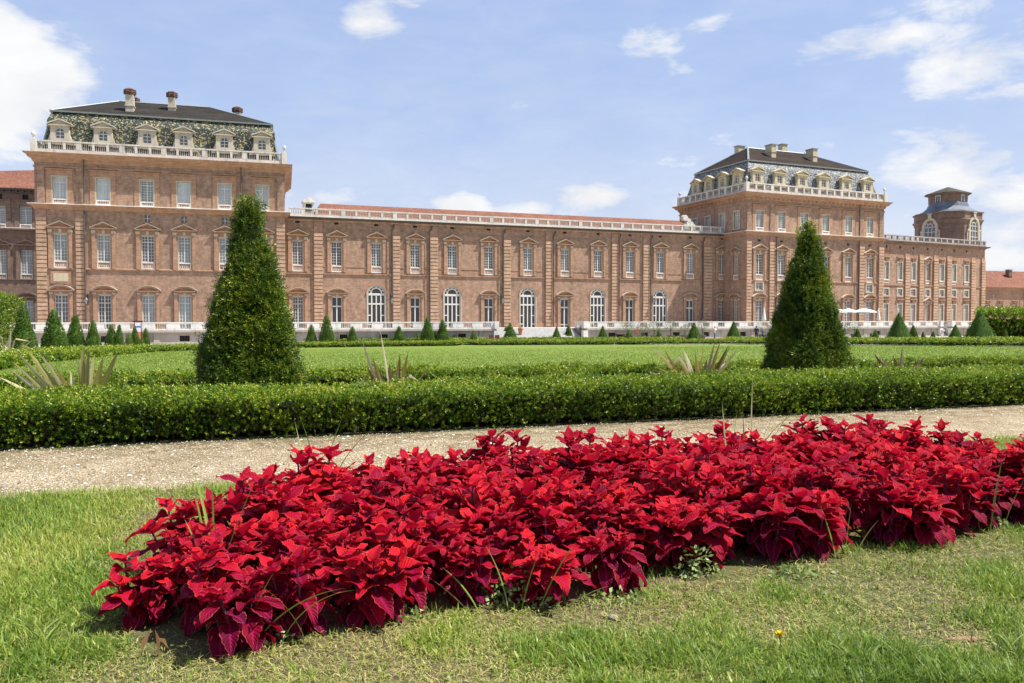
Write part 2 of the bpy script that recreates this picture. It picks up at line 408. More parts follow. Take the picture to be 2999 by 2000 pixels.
def arch_sur(w, h):
    b = MB(); r = w/2; zs = h-r
    b.box(-r-.13, -r, -.06, .02, 0, zs, 1); b.box(r, r+.13, -.06, .02, 0, zs, 1)
    arc_band(b, r, r+.13, zs, -.06, .02, 16, m=1)
    arc_band(b, r+.13, r+.24, zs, -.1, 0, 16, m=0)
    for s in (-1, 1):    # spandrels close the square hole behind the arch
        P = arc_pts(r, 8, 0, zs, 0, math.pi/2)
        for i in range(8):
            (xa, za), (xb, zb) = P[i], P[i+1]
            q = [(xa, za), (r, za), (r, zb), (xb, zb)]
            if s < 0: q = [(-a_, b_) for a_, b_ in q][::-1]
            b.prism(q, 0.0, .3, 0)
    return b
# ---- walls with real openings
def wall_panel(b, W, z0, z1, holes, T=lambda x, y, z: (x, y, z), depth=.34, m=0):
    xs = sorted({0.0, W, *[q for h in holes for q in (h[0], h[1])]}); zs = sorted({z0, z1, *[q for h in holes for q in (h[2], h[3])]})
    for i in range(len(xs)-1):
        j = 0
        while j < len(zs)-1:
            xa, xb = xs[i], xs[i+1]; cx = (xa+xb)/2
            def solid(j): cz = (zs[j]+zs[j+1])/2; return not any(h[0] < cx < h[1] and h[2] < cz < h[3] for h in holes)
            if not solid(j): j += 1; continue
            k = j
            while k+1 < len(zs)-1 and solid(k+1): k += 1
            za, zb = zs[j], zs[k+1]
            b.add([T(xa,0,za), T(xb,0,za), T(xb,0,zb), T(xa,0,zb)], [(0,1,2,3)], m); j = k+1
    for x0, x1, a, c in holes:
        b.add([T(x0,0,a),T(x1,0,a),T(x1,0,c),T(x0,0,c),T(x0,depth,a),T(x1,depth,a),T(x1,depth,c),T(x0,depth,c)],
              [(0,4,5,1),(1,5,6,2),(2,6,7,3),(3,7,4,0)], m)
def hole(x, z, w, h): return (x-w/2, x+w/2, z, z+h)
def vent(parent, x, z, w=.5, h=.26, y=.12, key='dark'):
    return link('vent', proto(f"vent/{w}{h}", lambda: vent_b(w, h), [M['black'], M['pipe']]), parent, (x, y, z))
def vent_b(w, h):
    b = MB(); b.box(-w/2+.01, w/2-.01, .08, .12, .01, h-.01, 0)
    for k in range(3): b.box(-w/2+w*(k+1)/4-.015, -w/2+w*(k+1)/4+.015, .0, .03, .01, h-.01, 1)
    return b
def pilaster(parent, x0, x1, z0, z1, rust_to, y=0.0, rz=0, mats=None, pitch=.46, name='pilaster', loc=None):
    b = MB(); w = x1-x0
    b.box(0, w, -.12, 0, z0, z1, 0)
    z = z0+.25; 
    while z+pitch*.78 < rust_to:
        b.box(-.04, w+.04, -.24, -.12, z, z+pitch*.78, 1); z += pitch
    b.box(-.06, w+.06, -.2, 0, z1, z1+.0) if False else None
    return b.build(name, mats or [M['brick'], M['band']], parent, loc or (x0, y, 0), rz)
def pipe(parent, x, z0, z1, y=-.34, hop=True):
    b = MB(); b.tube([(0, 0, z0), (0, 0, z1)], .075, 6)
    if hop: b.tube([(0, 0, z1), (.25, .1, z1+.35), (.35, .25, z1+.7)], .07, 6)
    for k in range(int((z1-z0)/2.5)): b.lathe(0, 0, [(.1, z0+1+k*2.5), (.1, z0+1.12+k*2.5)], 6)
    return b.build('drainpipe', M['pipe'], parent, (x, y, 0))
def balustrade_b(b, x0, x1, z, h, y0=0.0, d=.26, spacing=.2, pier=1.6, big=3, pw=.3, rail=.15, base=.15, panel=False, axis='x', m=0, n=6):
    """stone balustrade run along x (or along y): rails, piers and turned balusters"""
    def bx(a0, a1, c0, c1, e0, e1):
        if axis == 'x': b.box(a0, a1, y0+c0, y0+c1, e0, e1, m)
        else: b.box(y0+c0, y0+c1, a0, a1, e0, e1, m)
    L = x1-x0; k = max(1, round(L/pier)); st = L/k
    bx(x0, x1, -d/2, d/2, z, z+base); bx(x0, x1, -d/2-.03, d/2+.03, z+h-rail, z+h)
    for i in range(k+1):
        wd = pw*(1.5 if i % big == 0 else .8); xc = x0+i*st
        bx(max(x0, xc-wd/2), min(x1, xc+wd/2), -d/2-.01, d/2+.01, z+base, z+h-rail)
        if i < k:
            nb = max(1, int((st-pw*1.2)/spacing))
            for j in range(nb):
                xx = xc+pw*.6+(st-pw*1.2)*(j+.5)/nb
                H = h-rail-base; zb = z+base
                pr = [(.042, zb), (.058, zb+H*.25), (.026, zb+H*.6), (.046, zb+H)]
                if axis == 'x': b.lathe(xx, y0, pr, n, m)
                else: b.lathe(y0, xx, pr, n, m)

# ---- the two pavilions
def dormer(parent, x, y, z, rz=0.0, glz='glass_grey', st='cream'):
    def body():
        b = MB(); w = .9; h = 1.2; r = w/2; OZ = .62
        b.box(-.92, -.45, 0, .5, 0, 2.0); b.box(.45, .92, 0, .5, 0, 2.0); b.box(-.45, .45, 0, .5, OZ+h-.01, 2.0); b.box(-.45, .45, 0, .5, -.05, OZ)
        for s in (-1, 1):
            P = arc_pts(r, 6, 0, OZ+h-r, 0, math.pi/2)
            for i in range(6):
                (xa, za), (xb, zb) = P[i], P[i+1]; q = [(xa, za), (r, za), (r, zb), (xb, zb)]
                if s < 0: q = [(-a_, b_) for a_, b_ in q][::-1]
                b.prism(q, 0.02, .4)
            sc = [(.92, -.05), (1.45, -.05), (1.42, .25), (1.12, .45), (1.05, .85), (.92, 1.1)]
            if s < 0: sc = [(-a_, b_) for a_, b_ in sc][::-1]
            b.prism(sc, .06, .4)
        b.box(-1.15, 1.15, -.16, .5, 2.0, 2.12)
        b.prism([(-1.0, 2.12), (1.0, 2.12), (0, 2.62)], .0, .5)
        for s in (-1, 1):
            p = [(0, 2.62), (s*1.2, 2.12), (s*1.2, 2.26), (0, 2.78)]
            if s > 0: p = p[::-1]
            b.prism(p[::-1], -.2, .6)
        b.box(-.85, .85, .5, 2.6, -.05, 1.9); b.prism([(-.85, 1.9), (.85, 1.9), (0, 2.4)], .5, 3.4, 1)
        return b
    o = link('dormer', proto('dormer/' + st, body, [M[st], M['lead']]), parent, (x, y, z), rz)
    f = link('window_frame', proto('window_frame/dormer', lambda: roundtop(.9, 1.2), M['frame']), o, (0, .06, .62))
    link('pane', proto('pane/dormer'+glz, lambda: pane_arch(.9, 1.2, .16), M[glz]), o, (0, .06, .62))
    return o
def pavilion(name, loc, a, W, D, cols, style):
    root = empty(name, (loc[0], loc[1], 0), a)
    bk = M['brick']; left = style == 'left'
    ww = 1.34
    holes = []; side = []
    for i, x in enumerate(cols):
        holes += [hole(x, 14.15, ww, 2.35), hole(x, 7.45, ww, 2.9), hole(x, 0.0, ww, 3.75)]
        if left and i >= 2: holes.append(hole(x, 11.95, .55, .72))
        if not left: holes.append(hole(x, 12.15, .5, .3))
        if not left and i in (0, 5): holes.append(hole(x, 5.3, 1.2, 1.0))
    scols = [on_plane(px, 650, loc, a+R(90))[0] for px in (2157, 2115, 2073, 2036)] if not left else []
    b = MB()
    wall_panel(b, W, -1.5, 18.6, holes)
    for s in scols: side.append(hole(D-s, 14.15, 1.1, 2.35))
    if scols: side += [hole(D-scols[0], 7.45, 1.1, 2.9), hole(D-scols[0], 0, 1.1, 3.75)]
    wall_panel(b, D, -1.5, 18.6, side, lambda x, y, z: (y, D-x, z))
    b.add([(W,0,-1.5),(W,D,-1.5),(W,D,18.6),(W,0,18.6),(0,D,-1.5),(0,D,18.6)], [(0,1,2,3),(1,4,5,2)])
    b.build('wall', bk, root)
    # string courses and cornice
    b = MB(); e = .0
    b.rings([(12.95, -.05, W+.05, -.05, D+.05), (13.05, -.15, W+.15, -.15, D+.15), (13.2, -.22, W+.22, -.22, D+.22), (13.38, -.55, W+.55, -.55, D+.55), (13.48, -.6, W+.6, -.6, D+.6)], 0, False, False)
    b.rings([(13.48, -.62, W+.62, -.62, D+.62), (13.53, -.62, W+.62, -.62, D+.62), (13.62, -.02, W+.02, -.02, D+.02)], 1, False, False)
    b.rings([(6.5, -.02, W+.02, -.02, D+.02), (6.52, -.12, W+.12, -.12, D+.12), (6.64, -.12, W+.12, -.12, D+.12), (6.68, -.02, W+.02, -.02, D+.02)], 0, False, False)
    b.build('string_course', [M['trim'], M['white']], root)
    b = MB()
    b.rings([(17.46, -.02, W+.02, -.02, D+.02), (17.48, -.1, W+.1, -.1, D+.1), (17.66, -.1, W+.1, -.1, D+.1), (17.68, -.02, W+.02, -.02, D+.02)], 0, False, False)
    b.rings([(18.0, -.04, W+.04, -.04, D+.04), (18.12, -.15, W+.15, -.15, D+.15), (18.35, -.22, W+.22, -.22, D+.22), (18.48, -.5, W+.5, -.5, D+.5), (18.68, -.58, W+.58, -.58, D+.58), (18.84, -.85, W+.85, -.85, D+.85), (18.96, -.9, W+.9, -.9, D+.9), (19.04, -.2, W+.2, -.2, D+.2)], 0, False, True)
    if not left:
        for k in range(34): x = .1+k*(W-.2)/33; b.box(x-.12, x+.12, -.32, -.05, 18.13, 18.48)
        for k in range(20): y = .1+k*(D-.2)/19; b.box(-.32, -.05, y-.12, y+.12, 18.13, 18.48)
    b.build('cornice', [M['trim']], root)
    b = MB(); zb = 19.0
    balustrade_b(b, .12, W-.12, zb, 1.36, -.02, .34, .2, 1.45, 3, .34, .16, .42)
    balustrade_b(b, .15, D-.1, zb, 1.36, .0, .34, .2, 1.45, 3, .34, .16, .3, axis='y')
    balustrade_b(b, .15, D-.1, zb, 1.36, W, .34, .2, 1.45, 3, .34, .16, .3, axis='y', n=4)
    for x in (0, W):
        for y in (0, D): b.box(x-.28, x+.28, y-.3, y+.28, zb, 1.42+zb); b.lathe(x, y, [(.1, 1.42+zb), (.08, 1.74+zb), (.2, 1.84+zb), (.24, 1.98+zb), (.18, 2.16+zb), (.03, 2.26+zb)], 8)
    b.build('roof_balustrade', M['white_roof'], root)
    # roof: steep lower slope, then the flatter hipped top
    i0, i1, zt = .6, 1.5 if left else 1.8, 23.9
    b = MB(); b.rings([(19.4, i0, W-i0, i0, D-i0), (21.0, i0+.35, W-i0-.35, i0+.35, D-i0-.35), (22.8, i1-.45, W-i1+.45, i1-.45, D-i1+.45), (zt, i1, W-i1, i1, D-i1)], 0, False, False)
    b.build('mansard_roof', M['mansard_yellow'] if left else M['mansard_glints'], root)
    b = MB(); q = i1-.15; rx0, rx1, ry, rz_ = (7.0, W-8.8, D/2, 27.0) if left else (6.8, W-8.6, D/2, 27.25)
    b.add([(q,q,zt),(W-q,q,zt),(W-q,D-q,zt),(q,D-q,zt),(rx0,ry,rz_),(rx1,ry,rz_)], [(0,1,5,4),(1,2,5),(2,3,4,5),(3,0,4),(0,3,2,1)])
    rf = b.build('roof', M['roof_dark'] if left else M['roof_brown'], root)
    b = MB()
    b.rings([(zt-.12, q-.1, W-q+.1, q-.1, D-q+.1), (zt+.05, q-.12, W-q+.12, q-.12, D-q+.12), (zt+.08, q+.05, W-q-.05, q+.05, D-q-.05)], 0, False, False)
    for c, e_ in (((q,q,zt), (rx0,ry,rz_)), ((W-q,q,zt), (rx1,ry,rz_)), ((q,D-q,zt), (rx0,ry,rz_)), ((W-q,D-q,zt), (rx1,ry,rz_)), ((rx0,ry,rz_), (rx1,ry,rz_))):
        b.tube([Vector(c)+Vector((0,0,.03)), Vector(e_)+Vector((0,0,.03))], .09 if left else .15, 5)
    for c in ((0, 0), (1, 0), (0, 1)):
        sx, sy = (W-i0 if c[0] else i0), (D-i0 if c[1] else i0); tx, ty = (W-i1 if c[0] else i1), (D-i1 if c[1] else i1)
        b.tube([(sx, sy, 19.5), (tx, ty, zt)], .12, 5)
    b.build('roof_flashing', M['lead'], root)
    for i, x in enumerate(cols):
        gl = {0: 'glass_blind', 1: 'glass_blind', 2: 'glass_veil', 3: 'glass_blind', 4: 'glass_blind', 5: 'glass_blind'}[i] if left else 'glass_veil'
        window(root, x, 14.15, ww, 2.35, 'flat+cas', gl, bal=.55 if left else .5)
        gl2 = ('glass_veil', 'glass_veil', 'glass_grey', 'glass_veil', 'glass_veil', 'glass_veil')[i] if left else random.choice(['glass_grey', 'glass', 'glass_mid'])
        window(root, x, 7.45, ww, 2.9, 'tri+cas', gl2, bal=.76)
        window(root, x, 0.0, ww, 3.75, 'seg+cas', 'glass_grey' if left and i < 2 else ('glass_veil' if left else 'glass_grey'))
        if left and i >= 2: link('vent_window', proto('vent_window', lambda: vw(), [M['glass_grey'], M['frame']]), root, (x, 0, 11.95))
        if not left: vent(root, x, 12.15, .5, .3)
        if not left and i in (0, 5): window(root, x, 5.3, 1.2, 1.0, 'plain+small', 'glass_grey', wname='mezzanine_window')
        dormer(root, x, .42, 20.1, 0, 'glass_grey', 'cream' if left else 'cream2')
    for s in scols:
        window(root, 0, 14.15, 1.1, 2.35, 'plain+cas', 'glass_veil', y=s, rz=R(-90))
        dormer(root, .42, s+.6, 20.1, R(-90), 'glass_grey', 'cream2')
    if scols:
        window(root, 0, 7.45, 1.1, 2.9, 'tri_small+cas', 'glass_grey', y=scols[0], rz=R(-90), bal=.76)
        window(root, 0, 0, 1.1, 3.75, 'seg+cas', 'glass_grey', y=scols[0], rz=R(-90))
    return root
def vw():
    b = MB(); b.box(-.26, .26, .14, .17, .01, .71, 0); b.box(-.03, .03, .1, .14, .01, .71, 1); b.box(-.26, .26, .1, .14, .33, .38, 1); return b
def chimney(parent, x, y, z0, z1, w=.62, d=.62, cap='tile', st='cream', tilt=0):
    b = MB(); b.box(-w/2, w/2, -d/2, d/2, z0, z1); b.box(-w/2-.07, w/2+.07, -d/2-.07, d/2+.07, z0+(z1-z0)*.45, z0+(z1-z0)*.5)
    o = b.build('chimney', M[st], parent, (x, y, 0))
    b = MB()
    if cap == 'tile':
        b.lathe(0, 0, [(w*.6, z1), (w*.74, z1+.12), (w*.7, z1+.2), (w*.8, z1+.32), (w*.68, z1+.42), (w*.76, z1+.55), (w*.5, z1+.72), (w*.2, z1+.82)], 8)
        for k in range(6): a_ = k*math.pi/3; b.lathe(w*.62*math.cos(a_), w*.62*math.sin(a_), [(.16, z1+.1), (.16, z1+.6), (.05, z1+.66)], 6)
    else: b.box(-w/2-.1, w/2+.1, -d/2-.1, d/2+.1, z1, z1+.14); b.box(-w/2+.1, w/2-.1, -d/2+.1, d/2-.1, z1+.14, z1+.2)
    b.build('chimney_cap', M['capbrick'] if cap == 'tile' else M['lead'], o)
    return o

# left pavilion
AL = R(16); PL = (-51.3, 85.9); WL = 25.85; DL = 16
colsL = [on_plane(px, 700, PL, AL)[0] for px in (176.9, 303.6, 432.6, 539.8, 659.2, 769.5)]
pl = pavilion('palace_pavilion', PL, AL, WL, DL, colsL, 'left')
tag(pl, 'tall red brick palace pavilion on the left with dark yellow-speckled mansard roof', 'palace pavilion')
for a_, b_ in ((109, 136), (224, 249), (811, 834)):
    x0 = on_plane(a_, 700, PL, AL)[0]; x1 = on_plane(b_, 700, PL, AL)[0]
    pilaster(pl, max(x0, .02), min(x1, WL-.02), -1.4, 12.94, 12.2)
    pilaster(pl, max(x0, .02)+.1, min(x1, WL-.02)-.1, 13.65, 17.56, 0, name='upper_pilaster')
x0 = on_plane(712, 500, PL, AL)[0]; pilaster(pl, x0, x0+.8, 13.65, 17.56, 0, name='upper_pilaster')
x0 = on_plane(712, 700, PL, AL)[0]; pilaster(pl, x0, x0+.95, -1.4, 12.94, 12.2)
for px in (250, 708):
    x = on_plane(px, 700, PL, AL)[0]; pipe(pl, x, -.1, 12.9, hop=False); pipe(pl, x, 13.7, 19.0, hop=False)
for px, py, yy, z0, z1, w in ((381, 0, 3.6, 24.3, 26.7, .85), (504, 0, 5.5, 25.0, 27.2, .8), (695, 0, 11.0, 24.3, 27.3, .85), (278, 0, 12.5, 24.3, 26.7, 1.0), (397, 0, 12.5, 24.6, 28.0, .6)):
    P2 = (PL[0]-yy*math.sin(AL), PL[1]+yy*math.cos(AL)); chimney(pl, on_plane(px, 300, P2, AL)[0], yy, z0, z1, w, w)
# decorative panel between the floors
b = MB(); x = colsL[0]; b.box(x-1.0, x+1.0, -.07, 0, 4.98, 6.35, 0); b.box(x-.72, x+.72, -.1, -.07, 5.2, 6.1, 1); b.build('brick_panel', [M['trim'], M['cream2']], pl)

# right pavilion
AR = R(23.3); PR = (33.05, 112.7); WR = on_plane(2587, 800, PR, AR)[0]; DR = 16
colsR = [on_plane(px, 700, PR, AR)[0] for px in (2224.3, 2288.8, 2354.7, 2417.7, 2484.5, 2547.5)]
pr = pavilion('palace_pavilion', PR, AR, WR, DR, colsR, 'right')
tag(pr, 'tall red brick palace pavilion on the right with grey mansard roof flecked with painted glints', 'palace pavilion')
pl['group'] = pr['group'] = 'matching palace pavilions'
for a_, b_ in ((2183, 2198), (2253, 2268), (2516, 2529), (2573, 2586)):
    x0 = on_plane(a_, 700, PR, AR)[0]; x1 = on_plane(b_, 700, PR, AR)[0]
    x0 = max(x0, .02); x1 = min(x1, WR-.02)
    pilaster(pr, x0, x1, -1.4, 12.94, 12.2); pilaster(pr, x0+.08, x1-.08, 13.65, 17.56, 0, name='upper_pilaster')
for px in (2512, 2270):
    x = on_plane(px, 700, PR, AR)[0]; pipe(pr, x, -.1, 12.9, hop=False); pipe(pr, x, 13.7, 19.0, hop=False) if px == 2512 else None
for px, yy, z0, z1, w, d in ((2166, 9.5, 24.6, 27.7, 1.2, 1.0), (2257, 5.0, 25.2, 27.2, .85, 1.4), (2292, 9.5, 25.5, 28.7, 1.0, 1.0), (2377, 5.0, 25.2, 27.2, .85, 1.5)):
    P2 = (PR[0]-yy*math.sin(AR), PR[1]+yy*math.cos(AR)); chimney(pr, on_plane(px, 450, P2, AR)[0], yy, z0, z1, w, d, 'flat', 'cream2')

# ---- the long gallery
AG = R(20)
_d = ray(822, 700); s = 106/(_d.y - _d.x*math.tan(AG)); PG = (_d.x*s, _d.y*s)
LG = on_plane(2160, 700, PG, AG)[0]
ga = empty('palace_gallery', (PG[0], PG[1], 0), AG)
tag(ga, 'long two storey red brick palace gallery between the two tall pavilions', 'palace gallery')
gx = [on_plane(px, 750, PG, AG)[0] for px in (872, 985.9, 1101.9, 1215.8, 1324.6, 1431.3, 1546, 1654.2, 1751.4, 1844.6, 1933.6, 2021.2, 2115)]
low = 'r f a f a f a f a f a f r'.split()
holes = []
for x, k in zip(gx, low):
    holes.append(hole(x, 7.68, 1.28, 2.88)); holes.append(hole(x, 12.72, .52, .28))
    holes.append(hole(x, -.02, 2.2, 5.3) if k == 'a' else hole(x, -.02, 1.28, 3.85))
b = MB(); wall_panel(b, LG, -1.5, 13.0, holes)
b.add([(0,0,-1.5),(0,14,-1.5),(0,14,13.0),(0,0,13.0),(LG,0,-1.5),(LG,14,-1.5),(LG,14,13.0),(LG,0,13.0)], [(1,0,3,2),(4,5,6,7),(5,1,2,6)])
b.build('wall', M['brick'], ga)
for x, k in zip(gx, low):
    window(ga, x, 7.68, 1.28, 2.88, 'tri+cas', random.choice(['glass_grey', 'glass_grey', 'glass', 'glass_mid']), bal=.8)
    if k == 'a': window(ga, x, -.02, 2.2, 5.3, 'arch+arch', 'glass', wname='arched_door')
    elif k == 'f': window(ga, x, -.02, 1.28, 3.85, 'seg+fr', 'glass', wname='french_window')
    else: window(ga, x, -.02, 1.28, 3.85, 'seg+cas', 'glass_grey')
    vent(ga, x, 12.72, .52, .28)
b = MB()
b.box(0, LG, -.12, -.002, 6.6, 6.72); b.box(0, LG, -.06, -.002, 11.96, 12.05)
xs = [0] + gx + [LG]
for i in range(len(xs)-1):
    a_ = xs[i]+(1.15 if i else 0); c_ = xs[i+1]-(1.15 if i < len(xs)-2 else 0)
    if c_ > a_: b.box(a_, c_, -.05, -.002, 7.5, 7.58)
b.build('string_course', M['trim'], ga)
b = MB()
b.rings([(12.96, -.0, LG, -.05, 14), (13.1, 0, LG, -.15, 14), (13.2, 0, LG, -.3, 14)], 0, False, False)
b.rings([(13.2, 0, LG, -.3, 14), (13.3, 0, LG, -.62, 14), (13.46, 0, LG, -.68, 14)], 1, False, False)
b.rings([(13.46, 0, LG, -.6, 14), (13.52, 0, LG, -.5, 14), (13.56, 0, LG, -.0, 14)], 2, False, True)
b.build('cornice', [M['brick'], M['pipe'], M['grey']], ga)
b = MB(); balustrade_b(b, 1.0, LG, 13.56, 1.0, -.12, .32, .2, 1.62, 4, .32, .15, .22); b.build('roof_balustrade', M['white_roof'], ga)
xr0 = on_plane(912, 605, (PG[0]-3*math.sin(AG), PG[1]+3*math.cos(AG)), AG)[0]; xr1 = on_plane(2015, 655, PG, AG)[0]
b = MB(); b.add([(xr0, .7, 13.75), (xr1+3, .7, 13.75), (xr1+3, 13, 13.75), (xr0, 13, 13.75), (xr0+1.5, 6.4, 16.1), (xr1+2.8, 6.4, 16.1)], [(0,1,5,4),(1,2,5),(2,3,4,5),(3,0,4)])
b.build('roof', M['tile'], ga)
for a_, b_ in ((920, 944), (1151, 1170), (1260, 1281), (1475, 1494), (1598, 1616), (1791, 1809), (1883, 1901), (2058, 2083)):
    x0 = on_plane(a_, 750, PG, AG)[0]; x1 = on_plane(b_, 750, PG, AG)[0]; pilaster(ga, x0, x1, -.1, 12.94, 12.0)
for px in (1146.5, 1257, 1472, 1618.5, 1810.5, 1903, 2056):
    x = on_plane(px, 750, PG, AG)[0]; pipe(ga, x, -.1, 12.3)
# wall plinth
b = MB(); edges = [0] + [q for x, k in zip(gx, low) for q in ((x-1.25, x+1.25) if k == 'a' else (x-1.1, x+1.1))] + [LG]
for i in range(0, len(edges), 2): b.box(edges[i], edges[i+1], -.07, -.002, -.05, .55)
b.build('wall_plinth', M['trim'], ga)
# stone dormer on the left end of the roof and the carved scroll at the right end
b = MB(); x = on_plane(905, 600, PG, AG)[0]
b.box(x-.62, x+.62, .3, 1.6, 13.56, 15.3); b.box(x-.75, x+.75, .15, 1.7, 15.3, 15.5); b.prism([(x-.75, 15.5), (x+.75, 15.5), (x, 15.95)], .15, 1.7)
b.box(x-.35, x+.35, .25, .3, 14.3, 15.1, 1); b.build('stone_roof_hatch', [M['white'], M['black']], ga)
b = MB(); x = on_plane(2010, 650, PG, AG)[0]
for r_, dx, dz in ((.42, 0, 15.7), (.34, .6, 15.3), (.4, 1.0, 14.8), (.3, .5, 14.9)):
    b.tube([(x+dx, .15, dz), (x+dx, .95, dz)], r_, 10)
b.box(x-.2, x+1.6, .2, .9, 13.56, 14.8); b.build('carved_scroll', M['white_roof'], ga)

# ---- far wing at the right
AW = R(27); PW = (58.2, 126.9)
wing = empty('palace_wing', (PW[0], PW[1], 0), AW)
tag(wing, 'far red brick palace wing beyond the right pavilion with ribbed pilasters', 'palace wing')
wx = [on_plane(px, 780, PW, AW)[0] for px in (2595.7, 2635.6, 2674.8, 2716.4, 2758, 2794, 2830.3)]
LW = on_plane(2884, 780, PW, AW)[0]; WT = 13.55
holes = []
for x in wx: holes += [hole(x, 7.5, 1.05, 2.75), hole(x, 4.95, 1.1, 1.0), hole(x, -.02, 1.1, 3.5), hole(x, 12.5, .42, .4)]
b = MB(); wall_panel(b, LW, -1.5, WT-.35, holes)
b.add([(0,0,-1.5),(0,12,-1.5),(0,12,WT-.35),(0,0,WT-.35),(LW,0,-1.5),(LW,12,-1.5),(LW,12,WT-.35),(LW,0,WT-.35)], [(1,0,3,2),(4,5,6,7),(5,1,2,6)])
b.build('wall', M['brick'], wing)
for i, x in enumerate(wx):
    window(wing, x, 7.5, 1.05, 2.75, 'tri_small+cas' if i == 3 else 'hood+cas', random.choice(['glass_grey', 'glass', 'glass_mid']), bal=.6)
    window(wing, x, 4.95, 1.1, 1.0, 'plain+small', 'glass_grey' if i < 4 else 'glass', wname='mezzanine_window')
    window(wing, x, -.02, 1.1, 3.5, 'tri_small+cas' if i == 3 else 'hood+cas', 'glass_veil'); vent(wing, x, 12.5, .42, .4)
b = MB(); b.box(0, LW+.1, -.12, -.002, 6.5, 6.65); b.box(0, LW+.06, -.06, -.002, 11.7, 11.82)
b.build('string_course', M['trim'], wing)
b = MB(); b.rings([(WT-.4, -.0, LW+.05, -.05, 12), (WT-.2, 0, LW+.3, -.3, 12.3), (WT-.1, 0, LW+.6, -.6, 12.6), (WT+.05, 0, LW+.65, -.65, 12.6), (WT+.15, 0, LW+.0, 0, 12)], 0, False, True)
b.build('cornice', M['brick_dark'], wing)
b = MB(); balustrade_b(b, .3, LW, WT+.15, .95, -.02, .32, .22, 1.5, 3, .34, .15, .2); balustrade_b(b, 0, 12, WT+.15, .95, LW, .32, .22, 1.5, 3, .34, .15, .2, axis='y')
b.build('roof_balustrade', M['grey'], wing)
for a_, b_ in ((2588, 2589.5), (2649.5, 2662), (2691, 2703), (2733, 2745), (2772, 2784), (2843, 2855), (2873, 2883)):
    x0 = on_plane(a_, 780, PW, AW)[0]; x1 = on_plane(b_, 780, PW, AW)[0]
    if a_ > 2590: pilaster(wing, x0, x1, -.1, 11.68, 11.4)

# ---- octagonal belvedere tower behind the far wing
tc = Vector((81.5, 149.5, -.09)); tw = empty('belvedere_tower', tuple(tc), R(-17)); tw.scale = (.98, .98, 1.07)
tag(tw, 'square brick belvedere tower with tall arched windows and tiled cap', 'tower')
def octa(h, c):
    return [(-h+c, -h), (h-c, -h), (h, -h+c), (h, h-c), (h-c, h), (-h+c, h), (-h, h-c), (-h, -h+c)]
def octa_loft(b, prof, m=0, cap=True):
    vs = []; fs = []
    for z, h, c in prof: vs += [(x, y, z) for x, y in octa(h, c)]
    for i in range(len(prof)-1):
        for k in range(8): fs.append((i*8+k, i*8+(k+1)%8, i*8+8+(k+1)%8, i*8+8+k))
    if cap: fs.append(tuple(len(prof)*8-8+k for k in range(8)))
    b.add(vs, fs, m)
TWR = R(45)
b = MB(); H_ = 5.0; C_ = 2.4
octa_loft(b, [(0, H_, C_), (17.4, H_, C_)], 0)
bw = b.build('wall', M['brick_dark'], tw, rz=TWR)
b = MB(); octa_loft(b, [(17.4, H_+.03, C_), (17.55, H_+.1, C_), (17.8, H_+.26, C_), (18.0, H_+.3, C_), (18.1, H_+.1, C_)], 0, False)
octa_loft(b, [(17.3, H_+.1, C_), (19.1, H_+.1, C_), (19.2, H_+.3, C_), (19.35, H_+.3, C_)], 0)
b.build('cornice', M['brick_dark'], tw, rz=TWR)
b = MB(); octa_loft(b, [(19.3, H_+.1, C_), (19.8, H_-1.0, C_*.8), (20.5, H_-1.8, C_*.62), (21.3, H_-2.15, C_*.55)], 0)
b.build('bell_roof', M['lead_dark'], tw, rz=TWR)
b = MB(); octa_loft(b, [(21.2, H_-2.15, C_*.5), (22.5, H_-2.1, C_*.5), (22.6, H_-1.75, C_*.5), (22.75, H_-1.7, C_*.5)], 0); b.build('lantern', M['brick_dark'], tw, rz=TWR)
b = MB(); octa_loft(b, [(22.75, H_-1.6, C_*.5), (22.85, H_-1.65, C_*.5), (24.1, .12, .08)], 0); b.build('tiled_cap', M['roof_tower'], tw, rz=TWR)
def tower_win():
    b = MB(); arc_band(b, 1.15, 1.55, 3.85, -.32, .34, 14); b.box(-1.55, -1.15, -.32, .34, 0, 3.85); b.box(1.15, 1.55, -.32, .34, 0, 3.85)
    b.box(-1.95, -1.5, -.3, 0, 3.0, 3.3); b.box(1.5, 1.95, -.3, 0, 3.0, 3.3); b.box(-.3, .3, -.4, 0, 5.3, 6.1); b.box(-.45, .45, -.45, 0, 6.0, 6.2)
    b.box(-1.95, -1.65, -.2, 0, 0, 3.0); b.box(1.65, 1.95, -.2, 0, 0, 3.0); return b
def tower_frame():
    b = MB(); arc_band(b, 1.0, 1.15, 3.85, -.2, -.1, 14); arc_band(b, .45, .55, 3.95, -.2, -.1, 10)
    for x in (-1.08, -.38, .38, 1.08): b.box(x-.05, x+.05, -.2, -.1, 0, 3.85)
    for z in (1.0, 2.0, 3.0, 3.85): b.box(-1.1, 1.1, -.19, -.1, z-.05, z+.05)
    for a_ in (45, 90, 135):
        c_, s_ = math.cos(R(a_)), math.sin(R(a_)); t = .04
        b.prism([(.5*c_-t*s_, 3.9+.5*s_+t*c_), (.5*c_+t*s_, 3.9+.5*s_-t*c_), (1.05*c_+t*s_, 3.85+1.05*s_-t*c_), (1.05*c_-t*s_, 3.85+1.05*s_+t*c_)], -.19, -.1)
    return b
def lw():
    b = MB(); b.box(-.4, .4, -.06, 0, 0, .9, 0); b.box(-.5, -.4, -.1, 0, -.1, 1.0, 1); b.box(.4, .5, -.1, 0, -.1, 1.0, 1); b.box(-.4, .4, -.1, 0, .9, 1.0, 1); b.box(-.04, .04, -.08, -.06, 0, .9, 1); return b
